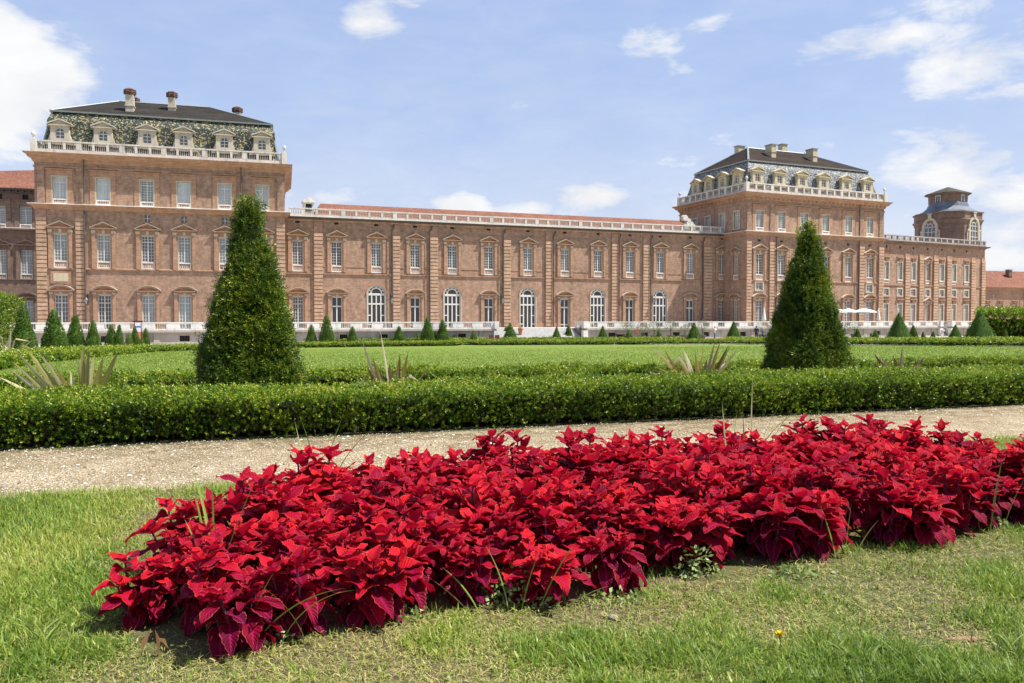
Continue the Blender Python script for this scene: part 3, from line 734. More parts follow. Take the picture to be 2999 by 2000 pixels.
for s_, rz_ in ((0, R(45)), (1, R(-45)), ):
    c_, sn_ = math.cos(rz_), math.sin(rz_)
    o = link('arched_window', proto('arched_window', lambda: tower_win(), [M['cream'], M['cream']]), tw, (sn_*H_, -c_*H_, 13.0), rz_)
    link('window_frame', proto('window_frame/tower', lambda: tower_frame(), M['frame']), o); link('pane', proto('pane/tower', lambda: pane_arch(2.3, 5.0, -.1), M['glass_grey']), o)
    link('lantern_window', proto('lantern_window', lambda: lw(), [M['glass'], M['frame']]), tw, (sn_*(H_-2.1), -c_*(H_-2.1), 21.45), rz_)
# ---- wing set back behind the left pavilion
AB = R(16); _d = ray(120, 700); PBr = None
s = 108.5/(_d.y); PB = (_d.x*s - 30*math.cos(AB), _d.y*s - 30*math.sin(AB))
LB = 40.0
bw_ = empty('rear_palace_wing', (PB[0], PB[1], 0), AB)
tag(bw_, 'shaded brown brick palace wing with red tiled roof left of the tall pavilion', 'palace wing')
bx_ = [on_plane(px, 700, PB, AB)[0] for px in (-50, 0, 76.6)]
holes = []
for x in bx_: holes += [hole(x, 13.9, 1.45, 2.4), hole(x, 7.2, 1.45, 3.2), hole(x, -.02, 1.5, 3.6), hole(x, 17.1, .7, .8)]
b = MB(); wall_panel(b, LB, -1.5, 18.4, holes)
b.add([(0,0,-1.5),(0,12,-1.5),(0,12,18.4),(0,0,18.4),(LB,0,-1.5),(LB,12,-1.5),(LB,12,18.4),(LB,0,18.4)], [(1,0,3,2),(4,5,6,7),(5,1,2,6)])
b.build('wall', M['brick_dark'], bw_)
b = MB(); b.box(-1, LB+.2, -.9, -.002, 18.4, 18.6); b.box(0, LB, -.3, -.002, 18.0, 18.4)
for k in range(50): b.box(k*.8, k*.8+.2, -.7, -.3, 18.2, 18.4)
b.build('eaves', M['pipe'], bw_)
b = MB(); b.box(0, LB, -.4, -.002, 13.1, 13.3, 0); b.box(0, LB, -.43, -.002, 13.3, 13.38, 1); b.box(0, LB, -.12, -.002, 6.4, 6.52, 0); b.build('string_course', [M['brick_dark'], M['white']], bw_)
b = MB(); b.add([(-1, -1.0, 18.6), (LB+.3, -1.0, 18.6), (LB+.3, 13, 18.6), (-1, 13, 18.6), (5, 6, 20.5), (LB+.2, 6, 23.2)], [(0,1,5,4),(1,2,5),(2,3,4,5),(3,0,4),(3,2,1,0)])
b.build('roof', M['tile'], bw_)
tr_ = [M['brick_dark'], M['brick_dark'], M['brick_dark']]
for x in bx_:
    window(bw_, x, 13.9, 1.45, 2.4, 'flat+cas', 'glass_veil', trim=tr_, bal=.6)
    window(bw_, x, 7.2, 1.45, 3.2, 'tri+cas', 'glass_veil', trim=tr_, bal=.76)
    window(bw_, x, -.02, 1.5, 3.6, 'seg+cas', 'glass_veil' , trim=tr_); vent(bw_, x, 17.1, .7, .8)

# ---- low orangery building at the right edge
AO = R(20); _d = ray(2866, 900); s = 150/_d.y; PO = (_d.x*s, _d.y*s)
ob = empty('low_outbuilding', (PO[0], PO[1], 0), AO)
tag(ob, 'low red roofed brick building beyond the palace at the far right', 'building')
ox = [on_plane(px, 900, PO, AO)[0] for px in (2890.5, 2929.5, 2971.6, 3012)]
holes = [hole(x, 1.7, 1.2, 2.1) for x in ox]
b = MB(); wall_panel(b, 40, -1.5, 7.0, holes); b.add([(0,0,-1.5),(0,10,-1.5),(0,10,7),(0,0,7)], [(1,0,3,2)]); b.build('wall', M['brick'], ob)
for x in ox: window(ob, x, 1.7, 1.2, 2.1, 'hood+cas3', 'glass_grey', trim=[M['trim'], M['brick'], M['brick']])
b = MB(); b.box(-.5, 40, -.5, -.002, 6.9, 7.08); b.box(0, 40, -.2, -.002, 6.5, 6.9); b.build('eaves', M['trim'], ob)
b = MB(); b.add([(-.6, -.6, 7.08), (40, -.6, 7.08), (40, 11, 7.08), (-.6, 11, 7.08), (5.0, 5, 10.6), (40, 5, 10.6)], [(0,1,5,4),(3,0,4),(2,3,4,5)]); b.build('roof', M['tile'], ob)
chimney(ob, on_plane(2996, 820, PO, AO)[0], 3.0, 8.5, 10.6, .8, .8, 'flat', 'brick_dark')
pipe(ob, on_plane(2994, 900, PO, AO)[0], -1.4, 6.4)

# ================================================================== TERRACE
AT = AG; PT = (0.0, 92.5)
GB = -DROP
te = empty('stone_terrace', (PT[0], PT[1], 0), AT)
tag(te, 'stone terrace with white balustrade running along the foot of the palace', 'terrace')
def tt(px): return on_plane(px, 960, PT, AT)[0]
tS0, tS1 = tt(1452), tt(1712); tE0, tE1 = tt(2752), tt(2785); TL, TR_ = -66.0, tt(2900)+6
gr = [(tt(a), tt(b_)) for a, b_ in ((295, 313), (526, 555), (760, 785), (995, 1017), (1112, 1136), (1342, 1365), (1782, 1803), (1878, 1898), (1971, 1991), (2061, 2077), (2168, 2185), (2300, 2318), (2560, 2578), (2640, 2656))]
b = MB(); HT = -.22
def terr(x0, x1):
    hs = [(a-x0, c-x0, -1.12 if i != 7 else GB+.05, -.55) for i, (a, c) in enumerate(gr) if a > x0 and c < x1]
    wall_panel(b, x1-x0, GB-.4, HT, hs, lambda x, y, z: (x+x0, y, z), .25, 0)
terr(TL, tS0); terr(tS1, tE0); terr(tE1, TR_)
for x in (tS0, tS1, tE0, tE1): b.add([(x, 0, GB-.4), (x, 3.2, GB-.4), (x, 3.2, HT), (x, 0, HT)], [(0,1,2,3)])
for x0, x1 in ((tS0, tS1), (tE0, tE1)): b.add([(x0, 3.2, GB-.4), (x1, 3.2, GB-.4), (x1, 3.2, HT), (x0, 3.2, HT)], [(0,1,2,3)])
b.add([(TL, 0, GB-.4), (TL, 30, GB-.4), (TL, 30, HT), (TL, 0, HT)], [(1,0,3,2)])
for a, c in gr: b.box(a-.15, a-.03, -.05, 0, -1.2, -.5) ; b.box(c+.03, c+.15, -.05, 0, -1.2, -.5)
x = TL
while x < TR_:
    if not (tS0 < x < tS1 or tE0-1 < x < tE1 or any(a-.9 < x < c+.3 for a, c in gr)): b.box(x, x+.55, -.09, -.002, GB-.3, HT)
    x += 3.1
b.box(TL, tS0, -.12, -.002, GB-.3, GB+.22); b.box(tS1, tE0, -.12, -.002, GB-.3, GB+.22)
b.build('terrace_wall', M['grey'], te)
b = MB()
for x0, x1, y1 in ((TL, tS0, 30), (tS1, tE0, 30), (tE1, TR_, 30), (tS0, tS1, 30), (tE0, tE1, 30)):
    y0 = -.28 if (x0, x1) not in ((tS0, tS1), (tE0, tE1)) else 3.1
    b.box(x0, x1, y0, y1, HT, 0.0)
b.build('terrace_floor', M['grey'], te)
for a, c in gr: link('basement_grille', proto(f'basement_grille{round(c-a,2)}{a == gr[7][0]}', lambda: vent_b(c-a, .57 if a != gr[7][0] else .8), [M['black'], M['pipe']]), te, ((a+c)/2, .05, -1.12 if a != gr[7][0] else GB+.05))
for i, (x0, x1) in enumerate(((TL, tS0), (tS1, tE0), (tE1, TR_))):
    b = MB(); balustrade_b(b, x0, x1, 0.0, .80, -.08, .3, .21, 2.3, 1, .85, .12, .14)
    for x in (x0, x1):
        if x in (tS0, tS1, tE0, tE1): b.box(x-.28, x+.28, -.42, .3, 0, .84); b.box(x-.3, x+.3, -.36, .28, GB-.2, -.24)
    if i < 2: balustrade_b(b, .1, 2.9, 0.0, .8, x1-.16, .3, .21, 2.3, 1, .5, .12, .14, axis='y')
    if i > 0: balustrade_b(b, .1, 2.9, 0.0, .8, x0+.16, .3, .21, 2.3, 1, .5, .12, .14, axis='y')
    b.build('terrace_balustrade', M['white'], te)
def steps(parent_label, x0, x1, n, out, label, spread=.42):
    st = empty('stone_steps', (PT[0]+x0*math.cos(AT), PT[1]+x0*math.sin(AT), 0), AT); tag(st, label, 'steps', 'steps down from the terrace')
    b = MB(); h = DROP/n; W_ = x1-x0
    for k in range(n):
        z1 = -k*h; y0 = 3.05-k*.36; e = max(0, k-2)*spread
        ya = y0-.36
        in_w = ya > -.4
        xa, xb = (.3, W_-.3) if in_w else (-e*.15, W_+e)
        b.box(xa, xb, ya, 3.05 if in_w else -.45 if False else (y0+.0), GB-.3, z1-.006)
    b.build('step_blocks', M['step'], st); return st
b = steps('', tS0, tS1, 9, 0, 'wide pale stone steps in the middle of the terrace')
b = steps('', tE0, tE1, 8, 0, 'narrow stone steps with sloping rails at the right end of the terrace', .1)
mb = MB()
for x in (.05, tE1-tE0-.05):
    for k in range(9):
        y = 2.9-k*.4; mb.box(x-.14, x+.14, y-.4, y, -k*.15+.55, -k*.15+.72); mb.box(x-.06, x+.06, y-.26, y-.14, -k*.15-.1, -k*.15+.55)
mb.build('stair_rail', M['white'], b)

# things on the building fronts: wall lanterns
def lantern(px, P, a, label, arm=.6, y=-.05):
    x, z = on_plane(px, 882, P, a)
    ca, sa = math.cos(a), math.sin(a)
    o = empty('wall_lantern', (P[0]+x*ca-y*-sa*0, P[1]+x*sa, z-.3), a); tag(o, label, 'lantern', 'wall lanterns on the palace')
    b = MB(); b.box(-.05, .05, -.06, .0, .0, 1.1); b.tube([(0, -.06, .9), (0, -.4, 1.15), (0, -.7, .95), (0, -.72, .62)], .035, 6); b.build('bracket', M['pipe'], o)
    b = MB(); b.lathe(0, -.72, [(.06, .0), (.17, .42), (.2, .45)], 6); b.build('lamp_glass', M['glass_veil'], o)
    b = MB(); b.lathe(0, -.72, [(.23, .46), (.1, .62), (.03, .7)], 6); b.build('lamp_cap', M['pipe'], o)
lantern(257, PL, AL, 'black wall lantern beside the second pilaster of the left pavilion')
for px, t_ in ((1144, 'between the first arched door and the next pilaster of the gallery'), (1467, 'left of the pilaster nearest the wide steps'), (1634, 'left of the french window above the steps'), (1911, 'left of the rightmost arched door of the gallery')):
    lantern(px, PG, AG, 'black wall lantern ' + t_)
# ================================================================== GROUND
def sheet(name, mn_poly_rows, m, dz, label=None):
    """grid over garden rows: list of (n, m0, m1)"""
    vs = []; fs = []
    for n, a, c in mn_poly_rows:
        for mm in (a, c):
            x, y = xy(mm, n); vs.append((x, y, gz(x, y)+dz))
    for i in range(len(mn_poly_rows)-1): fs.append((2*i, 2*i+1, 2*i+3, 2*i+2))
    me = bpy.data.meshes.new(name); me.from_pydata(vs, [], fs); me.materials.append(m); me.update()
    o = link(name, me); tag(o, label, None, None, 'structure'); return o

def ground_mat():
    m, nt = mat("garden_soil_and_gravel"); v = gcoord(nt)
    a = noise(nt, v, 1.1, 5, .6); f = noise(nt, v, 26, 5, .7); g = noise(nt, v, 90, 4, .7)
    r = ramp(nt, [(.3, (.075, .055, .034)), (.5, (.14, .105, .062)), (.72, (.24, .19, .12))]); nt.links.new(f.outputs[0], r.inputs[0])
    r2 = ramp(nt, [(.38, (.05, .075, .02)), (.66, (.19, .17, .08))]); nt.links.new(g.outputs[0], r2.inputs[0])
    r3 = ramp(nt, [(.42, (0,0,0)), (.6, (1,1,1))]); nt.links.new(a.outputs[0], r3.inputs[0])
    near = mix(nt, r.outputs[0], r2.outputs[0], r3.outputs[0])
    # pale gravel beyond the lawn
    sp = nt.nodes.new('ShaderNodeSeparateXYZ'); rot = nt.nodes.new('ShaderNodeVectorRotate'); rot.inputs['Angle'].default_value = -TH; rot.rotation_type = 'Z_AXIS'
    nt.links.new(v, rot.inputs['Vector']); nt.links.new(rot.outputs[0], sp.inputs[0])
    mr = nt.nodes.new('ShaderNodeMapRange'); mr.inputs[1].default_value = 15; mr.inputs[2].default_value = 18; nt.links.new(sp.outputs[1], mr.inputs[0])
    gn = noise(nt, v, 3, 6, .7); rg = ramp(nt, [(.3, (.42, .37, .29)), (.7, (.58, .53, .44))]); nt.links.new(gn.outputs[0], rg.inputs[0])
    c = mix(nt, near, rg.outputs[0], mr.outputs[0])
    finish(nt, c, .95, .1, f.outputs[0], .7, .03); return m
M['ground'] = ground_mat()
BIG = 5000
sheet("ground", [(-BIG, -BIG, BIG), (N0, -BIG, BIG), (N1, -BIG, BIG), (BIG, -BIG, BIG)], M['ground'], 0.0)

def gravel_mat():
    m, nt = mat("path_gravel"); v = gcoord(nt)
    vo = nd(nt, 'ShaderNodeTexVoronoi'); vo.inputs['Scale'].default_value = 70; nt.links.new(v, vo.inputs['Vector'])
    sp = nt.nodes.new('ShaderNodeSeparateColor'); nt.links.new(vo.outputs['Color'], sp.inputs[0])
    r = ramp(nt, [(.0, (.30, .25, .18)), (.35, (.44, .38, .29)), (.7, (.56, .51, .42)), (1, (.70, .67, .60))]); nt.links.new(sp.outputs[0], r.inputs[0])
    n = noise(nt, v, 1.6, 5, .6); r2 = ramp(nt, [(.35, (.74, .68, .55)), (.62, (1.1, 1.07, 1.0))]); nt.links.new(n.outputs[0], r2.inputs[0])
    c = mix(nt, r.outputs[0], r2.outputs[0], 1, 'MULTIPLY')
    n2 = noise(nt, v, 9, 4, .7); r3 = ramp(nt, [(.52, (0,0,0)), (.7, (.55,)*3)]); nt.links.new(n2.outputs[0], r3.inputs[0])
    c = mix(nt, c, (.27, .22, .13), r3.outputs[0])
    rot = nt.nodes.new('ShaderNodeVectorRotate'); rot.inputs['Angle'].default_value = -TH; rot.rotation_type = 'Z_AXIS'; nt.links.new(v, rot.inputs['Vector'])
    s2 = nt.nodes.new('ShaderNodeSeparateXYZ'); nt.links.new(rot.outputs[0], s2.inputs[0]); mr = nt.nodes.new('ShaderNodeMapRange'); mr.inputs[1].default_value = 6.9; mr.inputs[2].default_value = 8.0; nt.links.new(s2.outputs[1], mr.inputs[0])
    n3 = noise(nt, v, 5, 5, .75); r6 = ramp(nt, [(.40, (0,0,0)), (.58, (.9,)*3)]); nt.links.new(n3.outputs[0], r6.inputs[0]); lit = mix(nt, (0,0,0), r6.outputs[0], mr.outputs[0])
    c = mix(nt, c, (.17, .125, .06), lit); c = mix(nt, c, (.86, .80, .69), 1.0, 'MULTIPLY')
    finish(nt, c, .9, .2, vo.outputs['Distance'], .9, .02); return m
M['gravel'] = gravel_mat()
sheet("gravel_path", [(6.0, -40, 60), (8.12, -40, 60)], M['gravel'], .004)

# big lawn, cut to the curve of the far hedge
lawn_px = [(-700, 1160), (-300, 1118), (0, 1085), (145, 1060), (245, 1050), (360, 1038), (459, 1030), (586, 1026), (887, 1018.7), (1345, 1013), (1400, 1011.8), (1800, 1010), (2100, 1009), (2485, 1011), (2777, 1014.6), (2999, 1016.5), (3500, 1022)]
lawn_far = [ground_at(*p) for p in lawn_px]
def lawn_mat():
    m, nt = mat("lawn"); v = gcoord(nt)
    a = noise(nt, v, .35, 4, .6); f = noise(nt, v, 7, 5, .75); g = noise(nt, v, 28, 3, .8)
    r = ramp(nt, [(.3, (.085, .145, .012)), (.5, (.145, .215, .018)), (.7, (.22, .285, .04))]); nt.links.new(f.outputs[0], r.inputs[0])
    r2 = ramp(nt, [(.35, (.75,)*3), (.7, (1.25, 1.2, 1.2))]); nt.links.new(g.outputs[0], r2.inputs[0])
    c = mix(nt, r.outputs[0], r2.outputs[0], 1, 'MULTIPLY')
    r3 = ramp(nt, [(.42, (0,0,0)), (.68, (.45,)*3)]); nt.links.new(a.outputs[0], r3.inputs[0]); c = mix(nt, c, (.22, .28, .06), r3.outputs[0])
    finish(nt, c, .8, .25, f.outputs[0], 1.0, .08); return m
M['lawn'] = lawn_mat()
vs = []; fs = []
for p in lawn_far:
    m_, n_ = mn(p.x, p.y); x, y = xy(m_, N0+.0); vs.append((x, y, gz(x, y)+.012)); vs.append((p.x, p.y, p.z+.012))
for i in range(len(lawn_far)-1): fs.append((2*i, 2*i+2, 2*i+3, 2*i+1))
me = bpy.data.meshes.new("lawn"); me.from_pydata(vs, [], fs); me.materials.append(M['lawn']); me.update(); tag(link("lawn", me), None, None, None, 'structure')

# ================================================================== LEAVES, made many at a time
def unit(a): return a/np.maximum(np.linalg.norm(a, axis=-1, keepdims=True), 1e-9)
def wob(P, s, seed=0):
    """smooth pseudo-noise about 0..1"""
    r = np.random.default_rng(seed); o = np.zeros(len(P))
    for k in range(6):
        d = r.normal(size=3); d /= np.linalg.norm(d); o += np.sin(P@d*s*(.7+.5*k*.6) + r.uniform(0, 6.28))/(1+.35*k)
    return .5 + .5*np.clip(o/2.6, -1, 1)
def quads_mesh(name, V, tint, mats, extra=None):
    """V (n,4,3) -> mesh of n quads with attribute tint; extra = (verts, faces) solid core"""
    n = len(V); co = V.reshape(-1, 3); fi = np.arange(n*4, dtype=np.int32); ls = np.arange(n, dtype=np.int32)*4
    tn = np.repeat(tint, 4); nf = n
    if extra is not None:
        ev, ef = extra; base = len(co); co = np.vstack([co, np.array(ev)])
        fi = np.concatenate([fi, np.array(ef, dtype=np.int32).ravel()+base]); ls = np.concatenate([ls, n*4+np.arange(len(ef), dtype=np.int32)*4]); nf += len(ef)
        tn = np.concatenate([tn, np.full(len(ev), .3)])
    me = bpy.data.meshes.new(name); me.vertices.add(len(co)); me.vertices.foreach_set("co", co.astype(np.float32).ravel())
    me.loops.add(len(fi)); me.loops.foreach_set("vertex_index", fi); me.polygons.add(nf); me.polygons.foreach_set("loop_start", ls)
    a = me.attributes.new("tint", 'FLOAT', 'POINT'); a.data.foreach_set("value", tn.astype(np.float32))
    for q in (mats if isinstance(mats, list) else [mats]): me.materials.append(q)
    me.update(calc_edges=True); return me
def leaves(P, D, L, W, rg, roll=None, fold=.25, mid=.45):
    """rhombic leaves: base P, direction D"""
    n = len(P); D = unit(D); r = unit(rg.normal(size=(n, 3))); S = unit(np.cross(D, r)); U = np.cross(S, D)
    L = np.asarray(L).reshape(-1, 1)*np.ones((n, 1)); W = np.asarray(W).reshape(-1, 1)*np.ones((n, 1))
    V = np.empty((n, 4, 3)); V[:, 0] = P; V[:, 1] = P + D*L*mid + S*W/2 + U*W*fold; V[:, 2] = P + D*L; V[:, 3] = P + D*L*mid - S*W/2 + U*W*fold
    return V
def shoots(P, A, k, slen, L, W, rg, spread=.9, tint=None):
    """k leaves spread along a twig from each point P with axis A"""
    n = len(P); A = unit(A); t = np.tile(np.linspace(.1, 1, k), (n, 1)); ph = rg.uniform(0, 6.28, (n, 1)) + np.arange(k)*2.4
    ref = np.where(np.abs(A[:, 2:3]) < .9, np.array([[0, 0, 1.]]), np.array([[1., 0, 0]])); u = unit(np.cross(A, ref)); w = np.cross(A, u)
    sl = slen*rg.uniform(.6, 1.25, (n, 1, 1))*(1+(rg.uniform(size=(n, 1, 1)) < .07)*.8)
    base = P[:, None] + A[:, None]*t[..., None]*sl
    rad = u[:, None]*np.cos(ph)[..., None] + w[:, None]*np.sin(ph)[..., None]
    D = A[:, None]*(.35+.5*t[..., None]) + rad*spread
    sc = rg.uniform(.7, 1.2, (n, k))
    V = leaves(base.reshape(-1, 3), D.reshape(-1, 3), (L*sc).ravel(), (W*sc).ravel(), rg)
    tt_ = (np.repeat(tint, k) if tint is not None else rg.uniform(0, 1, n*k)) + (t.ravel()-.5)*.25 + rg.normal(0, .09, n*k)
    return V, np.clip(tt_, 0, 1)

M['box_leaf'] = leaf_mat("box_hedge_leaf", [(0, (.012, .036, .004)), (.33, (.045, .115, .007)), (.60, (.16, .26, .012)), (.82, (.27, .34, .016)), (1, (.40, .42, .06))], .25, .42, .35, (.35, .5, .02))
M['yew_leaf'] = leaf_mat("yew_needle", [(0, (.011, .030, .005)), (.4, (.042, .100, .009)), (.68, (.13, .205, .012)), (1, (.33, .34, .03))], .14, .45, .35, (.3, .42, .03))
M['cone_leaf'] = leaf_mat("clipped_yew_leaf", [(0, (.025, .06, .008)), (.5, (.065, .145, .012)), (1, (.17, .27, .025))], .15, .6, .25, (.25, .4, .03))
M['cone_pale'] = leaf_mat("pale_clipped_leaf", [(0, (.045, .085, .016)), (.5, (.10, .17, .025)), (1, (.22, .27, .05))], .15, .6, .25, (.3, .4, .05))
M['twig'] = plain("inner_twigs", (.035, .030, .018), .9, .1, .5, 0, 40)
M['bark'] = plain("bark", (.11, .075, .05), .9, .1, .3)
M['flower_orange'] = plain("orange_flowers", (.75, .16, .03), .6, .3, .3, 0, 12)

def hedge_run(name, pts, w, h, dens, k, slen, L, W, label, seed, cat='hedge', m='box_leaf', group=None, bulge=.05, ends=True, both=False, tb=.0):
    """clipped hedge along a polyline of (x, y); one object: leaves on an opaque twiggy core"""
    rg = np.random.default_rng(seed); pts = [np.array(p[:2], float) for p in pts]; VV = []; TT = []; ev = []; ef = []
    root = empty(name, (pts[0][0], pts[0][1], gz(*pts[0]))); o3 = np.array([pts[0][0], pts[0][1], gz(*pts[0])])
    for i in range(len(pts)-1):
        a, c = pts[i], pts[i+1]; d = c-a; Ls = np.linalg.norm(d); d /= Ls; nrm = np.array([-d[1], d[0]])       # nrm = away side
        per = h*2 + w; n = int(dens*per*Ls) if both else int(dens*(h+w)*Ls)
        s = rg.uniform(-.16*w, Ls+.16*w, n); q = rg.uniform(0, per if both else h+w, n)
        front = q < h; top = (~front) & (q < h+w); back = ~(front | top)
        across = np.where(front, 0, np.where(top, q-h, w)); zz = np.where(front, q, np.where(top, h, per-q))
        NX = np.where(front, -1., np.where(back, 1., 0)); NZ = np.where(top, 1., 0)
        # rounded shoulders and an uneven clipped face
        edge = np.minimum(across, w-across); shoulder = np.clip(1-edge/.12, 0, 1)*.045*top; 
        X = a[0] + d[0]*s + nrm[0]*across; Y = a[1] + d[1]*s + nrm[1]*across
        P = np.stack([X, Y, zz], 1); lump = (wob(P, 9, seed)-.5)*2*bulge + (wob(P, 2.2, seed+1)-.5)*bulge
        dep = (rg.uniform(-.10, .02, n) + (rg.uniform(size=n) < .05)*.035)*(h/.45) + lump
        dep = dep + front*(h*.17*(zz/h) - h*.10); P[:, 0] += nrm[0]*NX*dep; P[:, 1] += nrm[1]*NX*dep; P[:, 2] += NZ*dep - shoulder
        ax = np.stack([nrm[0]*NX, nrm[1]*NX, NZ*.6+.55], 1) + rg.normal(0, .35, (n, 3))
        zg = np.array([gz(x_, y_) for x_, y_ in zip(P[:, 0], P[:, 1])]); low = P[:, 2] < h*.16
        keep = ~(low & (rg.uniform(size=n) < .7)); P[:, 2] += zg
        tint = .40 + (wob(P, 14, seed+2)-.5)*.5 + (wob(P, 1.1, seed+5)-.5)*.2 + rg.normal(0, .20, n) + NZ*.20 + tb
        V, T_ = shoots(P[keep]-o3, ax[keep], k, slen, L, W, rg, .9, tint[keep]); VV.append(V); TT.append(T_)
        i0 = .13*h/.45
        for (t0, e) in ((0, a), (Ls, c)):
            for (ac, z) in ((i0*1.3, .06), (w-i0, .06), (w-i0, h-i0), (i0, h-i0)):
                x_, y_ = e + nrm*ac; ev.append((x_-o3[0], y_-o3[1], gz(x_, y_)+z-o3[2]))
        b_ = i*8
        ef += [(b_, b_+4, b_+5, b_+1), (b_+1, b_+5, b_+6, b_+2), (b_+2, b_+6, b_+7, b_+3), (b_+3, b_+7, b_+4, b_), (b_, b_+1, b_+2, b_+3), (b_+4, b_+7, b_+6, b_+5)]
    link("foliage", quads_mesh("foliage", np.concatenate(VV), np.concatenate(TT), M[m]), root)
    me = bpy.data.meshes.new("twigs"); me.from_pydata(ev, [], ef); me.materials.append(M['twig']); link("twigs", me, root); tag(root, label, cat, group)
    return root
# front box hedge and the lower one behind it
def row(n, m0, m1): return [xy(m0, n), xy(m1, n)]
fh = hedge_run("box_hedge", row(8.26, -6.2, 14.0), 1.05, .42, 1700, 9, .055, .024, .0155, "thick clipped box hedge along the far side of the gravel path", 11)
for k in range(44):
    b = MB()
    m_ = -5.5+k*.36+random.uniform(-.1, .1); x, y = xy(m_, 8.22+random.uniform(.05, .2)); x -= fh.location.x; y -= fh.location.y
    b.tube([(x, y, -.01), (x+random.uniform(-.05, .05), y+.05, .12), (x+random.uniform(-.1, .1), y+.08, .25)], [.014, .011, .006], 5)
    b.build('stem', M['bark'], fh)
hedge_run("box_hedge", row(13.05, -9.5, 25.0), .6, .29, 800, 8, .06, .034, .021, "low clipped box hedge between the planted strip and the lawn", 12, bulge=.06)
def px_row(pp): return [tuple(ground_at(*p))[:2] for p in pp]
hedge_run("curved_hedge", px_row([(-250, 1113), (0, 1086), (70, 1074), (145, 1062), (245, 1052), (360, 1039), (459, 1030.5), (586, 1026.5), (735, 1021.5), (887, 1019), (1100, 1016), (1348, 1013)]), 3.0, .31, 130, 6, .12, .08, .055, "low curved box hedge around the far left side of the lawn", 13, bulge=.04, tb=.06)
hedge_run("straight_hedge", px_row([(1352, 1011.5), (1800, 1009.5), (2100, 1008.6), (2485, 1010.5), (2777, 1014), (3020, 1016.5), (3200, 1019)]), 3.0, .32, 80, 6, .14, .10, .07, "low box hedge closing the far right side of the lawn", 14, bulge=.05)
hedge_run("rear_hedge", px_row([(380, 1008), (640, 1005.5), (1000, 1003), (1500, 1000), (2000, 998)]), 2.0, .26, 50, 5, .12, .12, .08, "distant box hedge strip just before the terrace wall", 15, bulge=.05)
hedge_run("rear_hedge", px_row([(2140, 1000), (2500, 1001), (2999, 1003)]), 3.0, .28, 40, 5, .14, .13, .09, "distant pale green hedge strip before the right part of the terrace", 16, bulge=.05, tb=.1)
hedge_run("tall_hedge", px_row([(-160, 1038), (-60, 1030), (47, 1020)]), 4.0, 4.35, 130, 6, .16, .12, .075, "tall bright green clipped hedge wall at the left edge", 17, bulge=.06, tb=.0)
hedge_run("tall_hedge", px_row([(2890, 991), (3100, 993), (3300, 995)]), 6.0, 3.5, 30, 6, .3, .25, .16, "tall dark clipped hedge wall at the right edge below the low outbuilding", 18, bulge=.15)
# strips of orange bedding flowers
def flower_strip(pp, w, n, label, seed):
    rg = np.random.default_rng(seed); P = px_row(pp); pts = []
    for i in range(len(P)-1):
        a, c = np.array(P[i]), np.array(P[i+1]); k = int(n*np.linalg.norm(c-a)); t = rg.uniform(size=(k, 1)); q = a+(c-a)*t; q[:, 1] += rg.uniform(0, w, k)
        pts.append(np.column_stack([q, [gz(x, y) for x, y in q]]))
    P = np.concatenate(pts); P[:, 2] += rg.uniform(.1, .3, len(P)); V = leaves(P, rg.normal(size=P.shape)+[0, 0, 1], .12, .12, rg)
    o = link("flower_strip", quads_mesh("flower_strip", V, rg.uniform(0, 1, len(P)), M['flower_orange'])); tag(o, label, 'bedding flowers', None, 'stuff')
flower_strip([(2078, 1000), (2142, 1000)], 1.5, 60, "orange bedding flowers near the standing people", 21)
flower_strip([(2500, 1002), (2999, 1005)], .8, 30, "orange bedding flowers between the far right hedges", 22)

# ---- topiary
def cone_points(n, H, Bx, rg, ex=4.0, tip=.05, rnd=0.0, seed=0, lump=.03):
    z = H*(1-np.sqrt(rg.uniform(0, 1, n)*.995)); prof = (1-z/H)
    if rnd > 0: prof = prof**(1-rnd*.55)
    a = rg.uniform(0, 6.283, n); c, s = np.cos(a), np.sin(a); rr = (np.abs(c)**ex+np.abs(s)**ex)**(-1/ex)
    r = (tip + (Bx-tip)*prof)*rr
    r *= np.clip(.86+z/(H*.06)*.14, .86, 1)
    P = np.stack([r*c, r*s, z], 1)
    # outward normal of the four-sided pyramid
    N = np.stack([np.sign(c)*np.abs(c)**(ex-1), np.sign(s)*np.abs(s)**(ex-1), np.zeros(n)], 1); N = unit(N); N[:, 2] = Bx/H; N = unit(N)
    return P, N
def core_mesh(H, Bx, tip=.03, sh=.9, seg=4):
    vs = []; fs = []; st = [0, .3, .6, .85, .97]
    for t in st:
        r = (tip+(Bx-tip)*(1-t))*sh
        for k in range(8):
            a = math.pi/4*k; rr = r*(1.28 if k % 2 else 1.0); vs.append((rr*math.cos(a), rr*math.sin(a), max(.02, t*H*.98)))
    for i in range(len(st)-1):
        for k in range(8): fs.append((i*8+k, i*8+(k+1)%8, i*8+8+(k+1)%8, i*8+8+k))
    return vs, fs
def yew_mesh(H, Bx, n, seed, k=11, slen=.10, L=.045, W=.012, m='yew_leaf', spiky=.45, lump=.075, ex=7, tip=.12):
    rg = np.random.default_rng(seed); P, N = cone_points(n, H, Bx, rg, ex, tip)
    lm = (wob(P, 7, seed)-.5)*2*lump + (wob(P, 22, seed+3)-.5)*lump*.9
    P += N*(lm + rg.uniform(-.09, .015, n) + (rg.uniform(size=n) < .06)*rg.uniform(0, .05, n))[:, None]
    A = N*.9 + np.array([0, 0, spiky]) + rg.normal(0, .28, (n, 3))
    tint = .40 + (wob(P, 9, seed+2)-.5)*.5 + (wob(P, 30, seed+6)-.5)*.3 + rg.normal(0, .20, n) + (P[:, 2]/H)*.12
    V, T_ = shoots(P, A, k, slen, L, W, rg, .8, tint)
    return quads_mesh("foliage", V, T_, M[m], core_mesh(H, Bx, .03, .86))
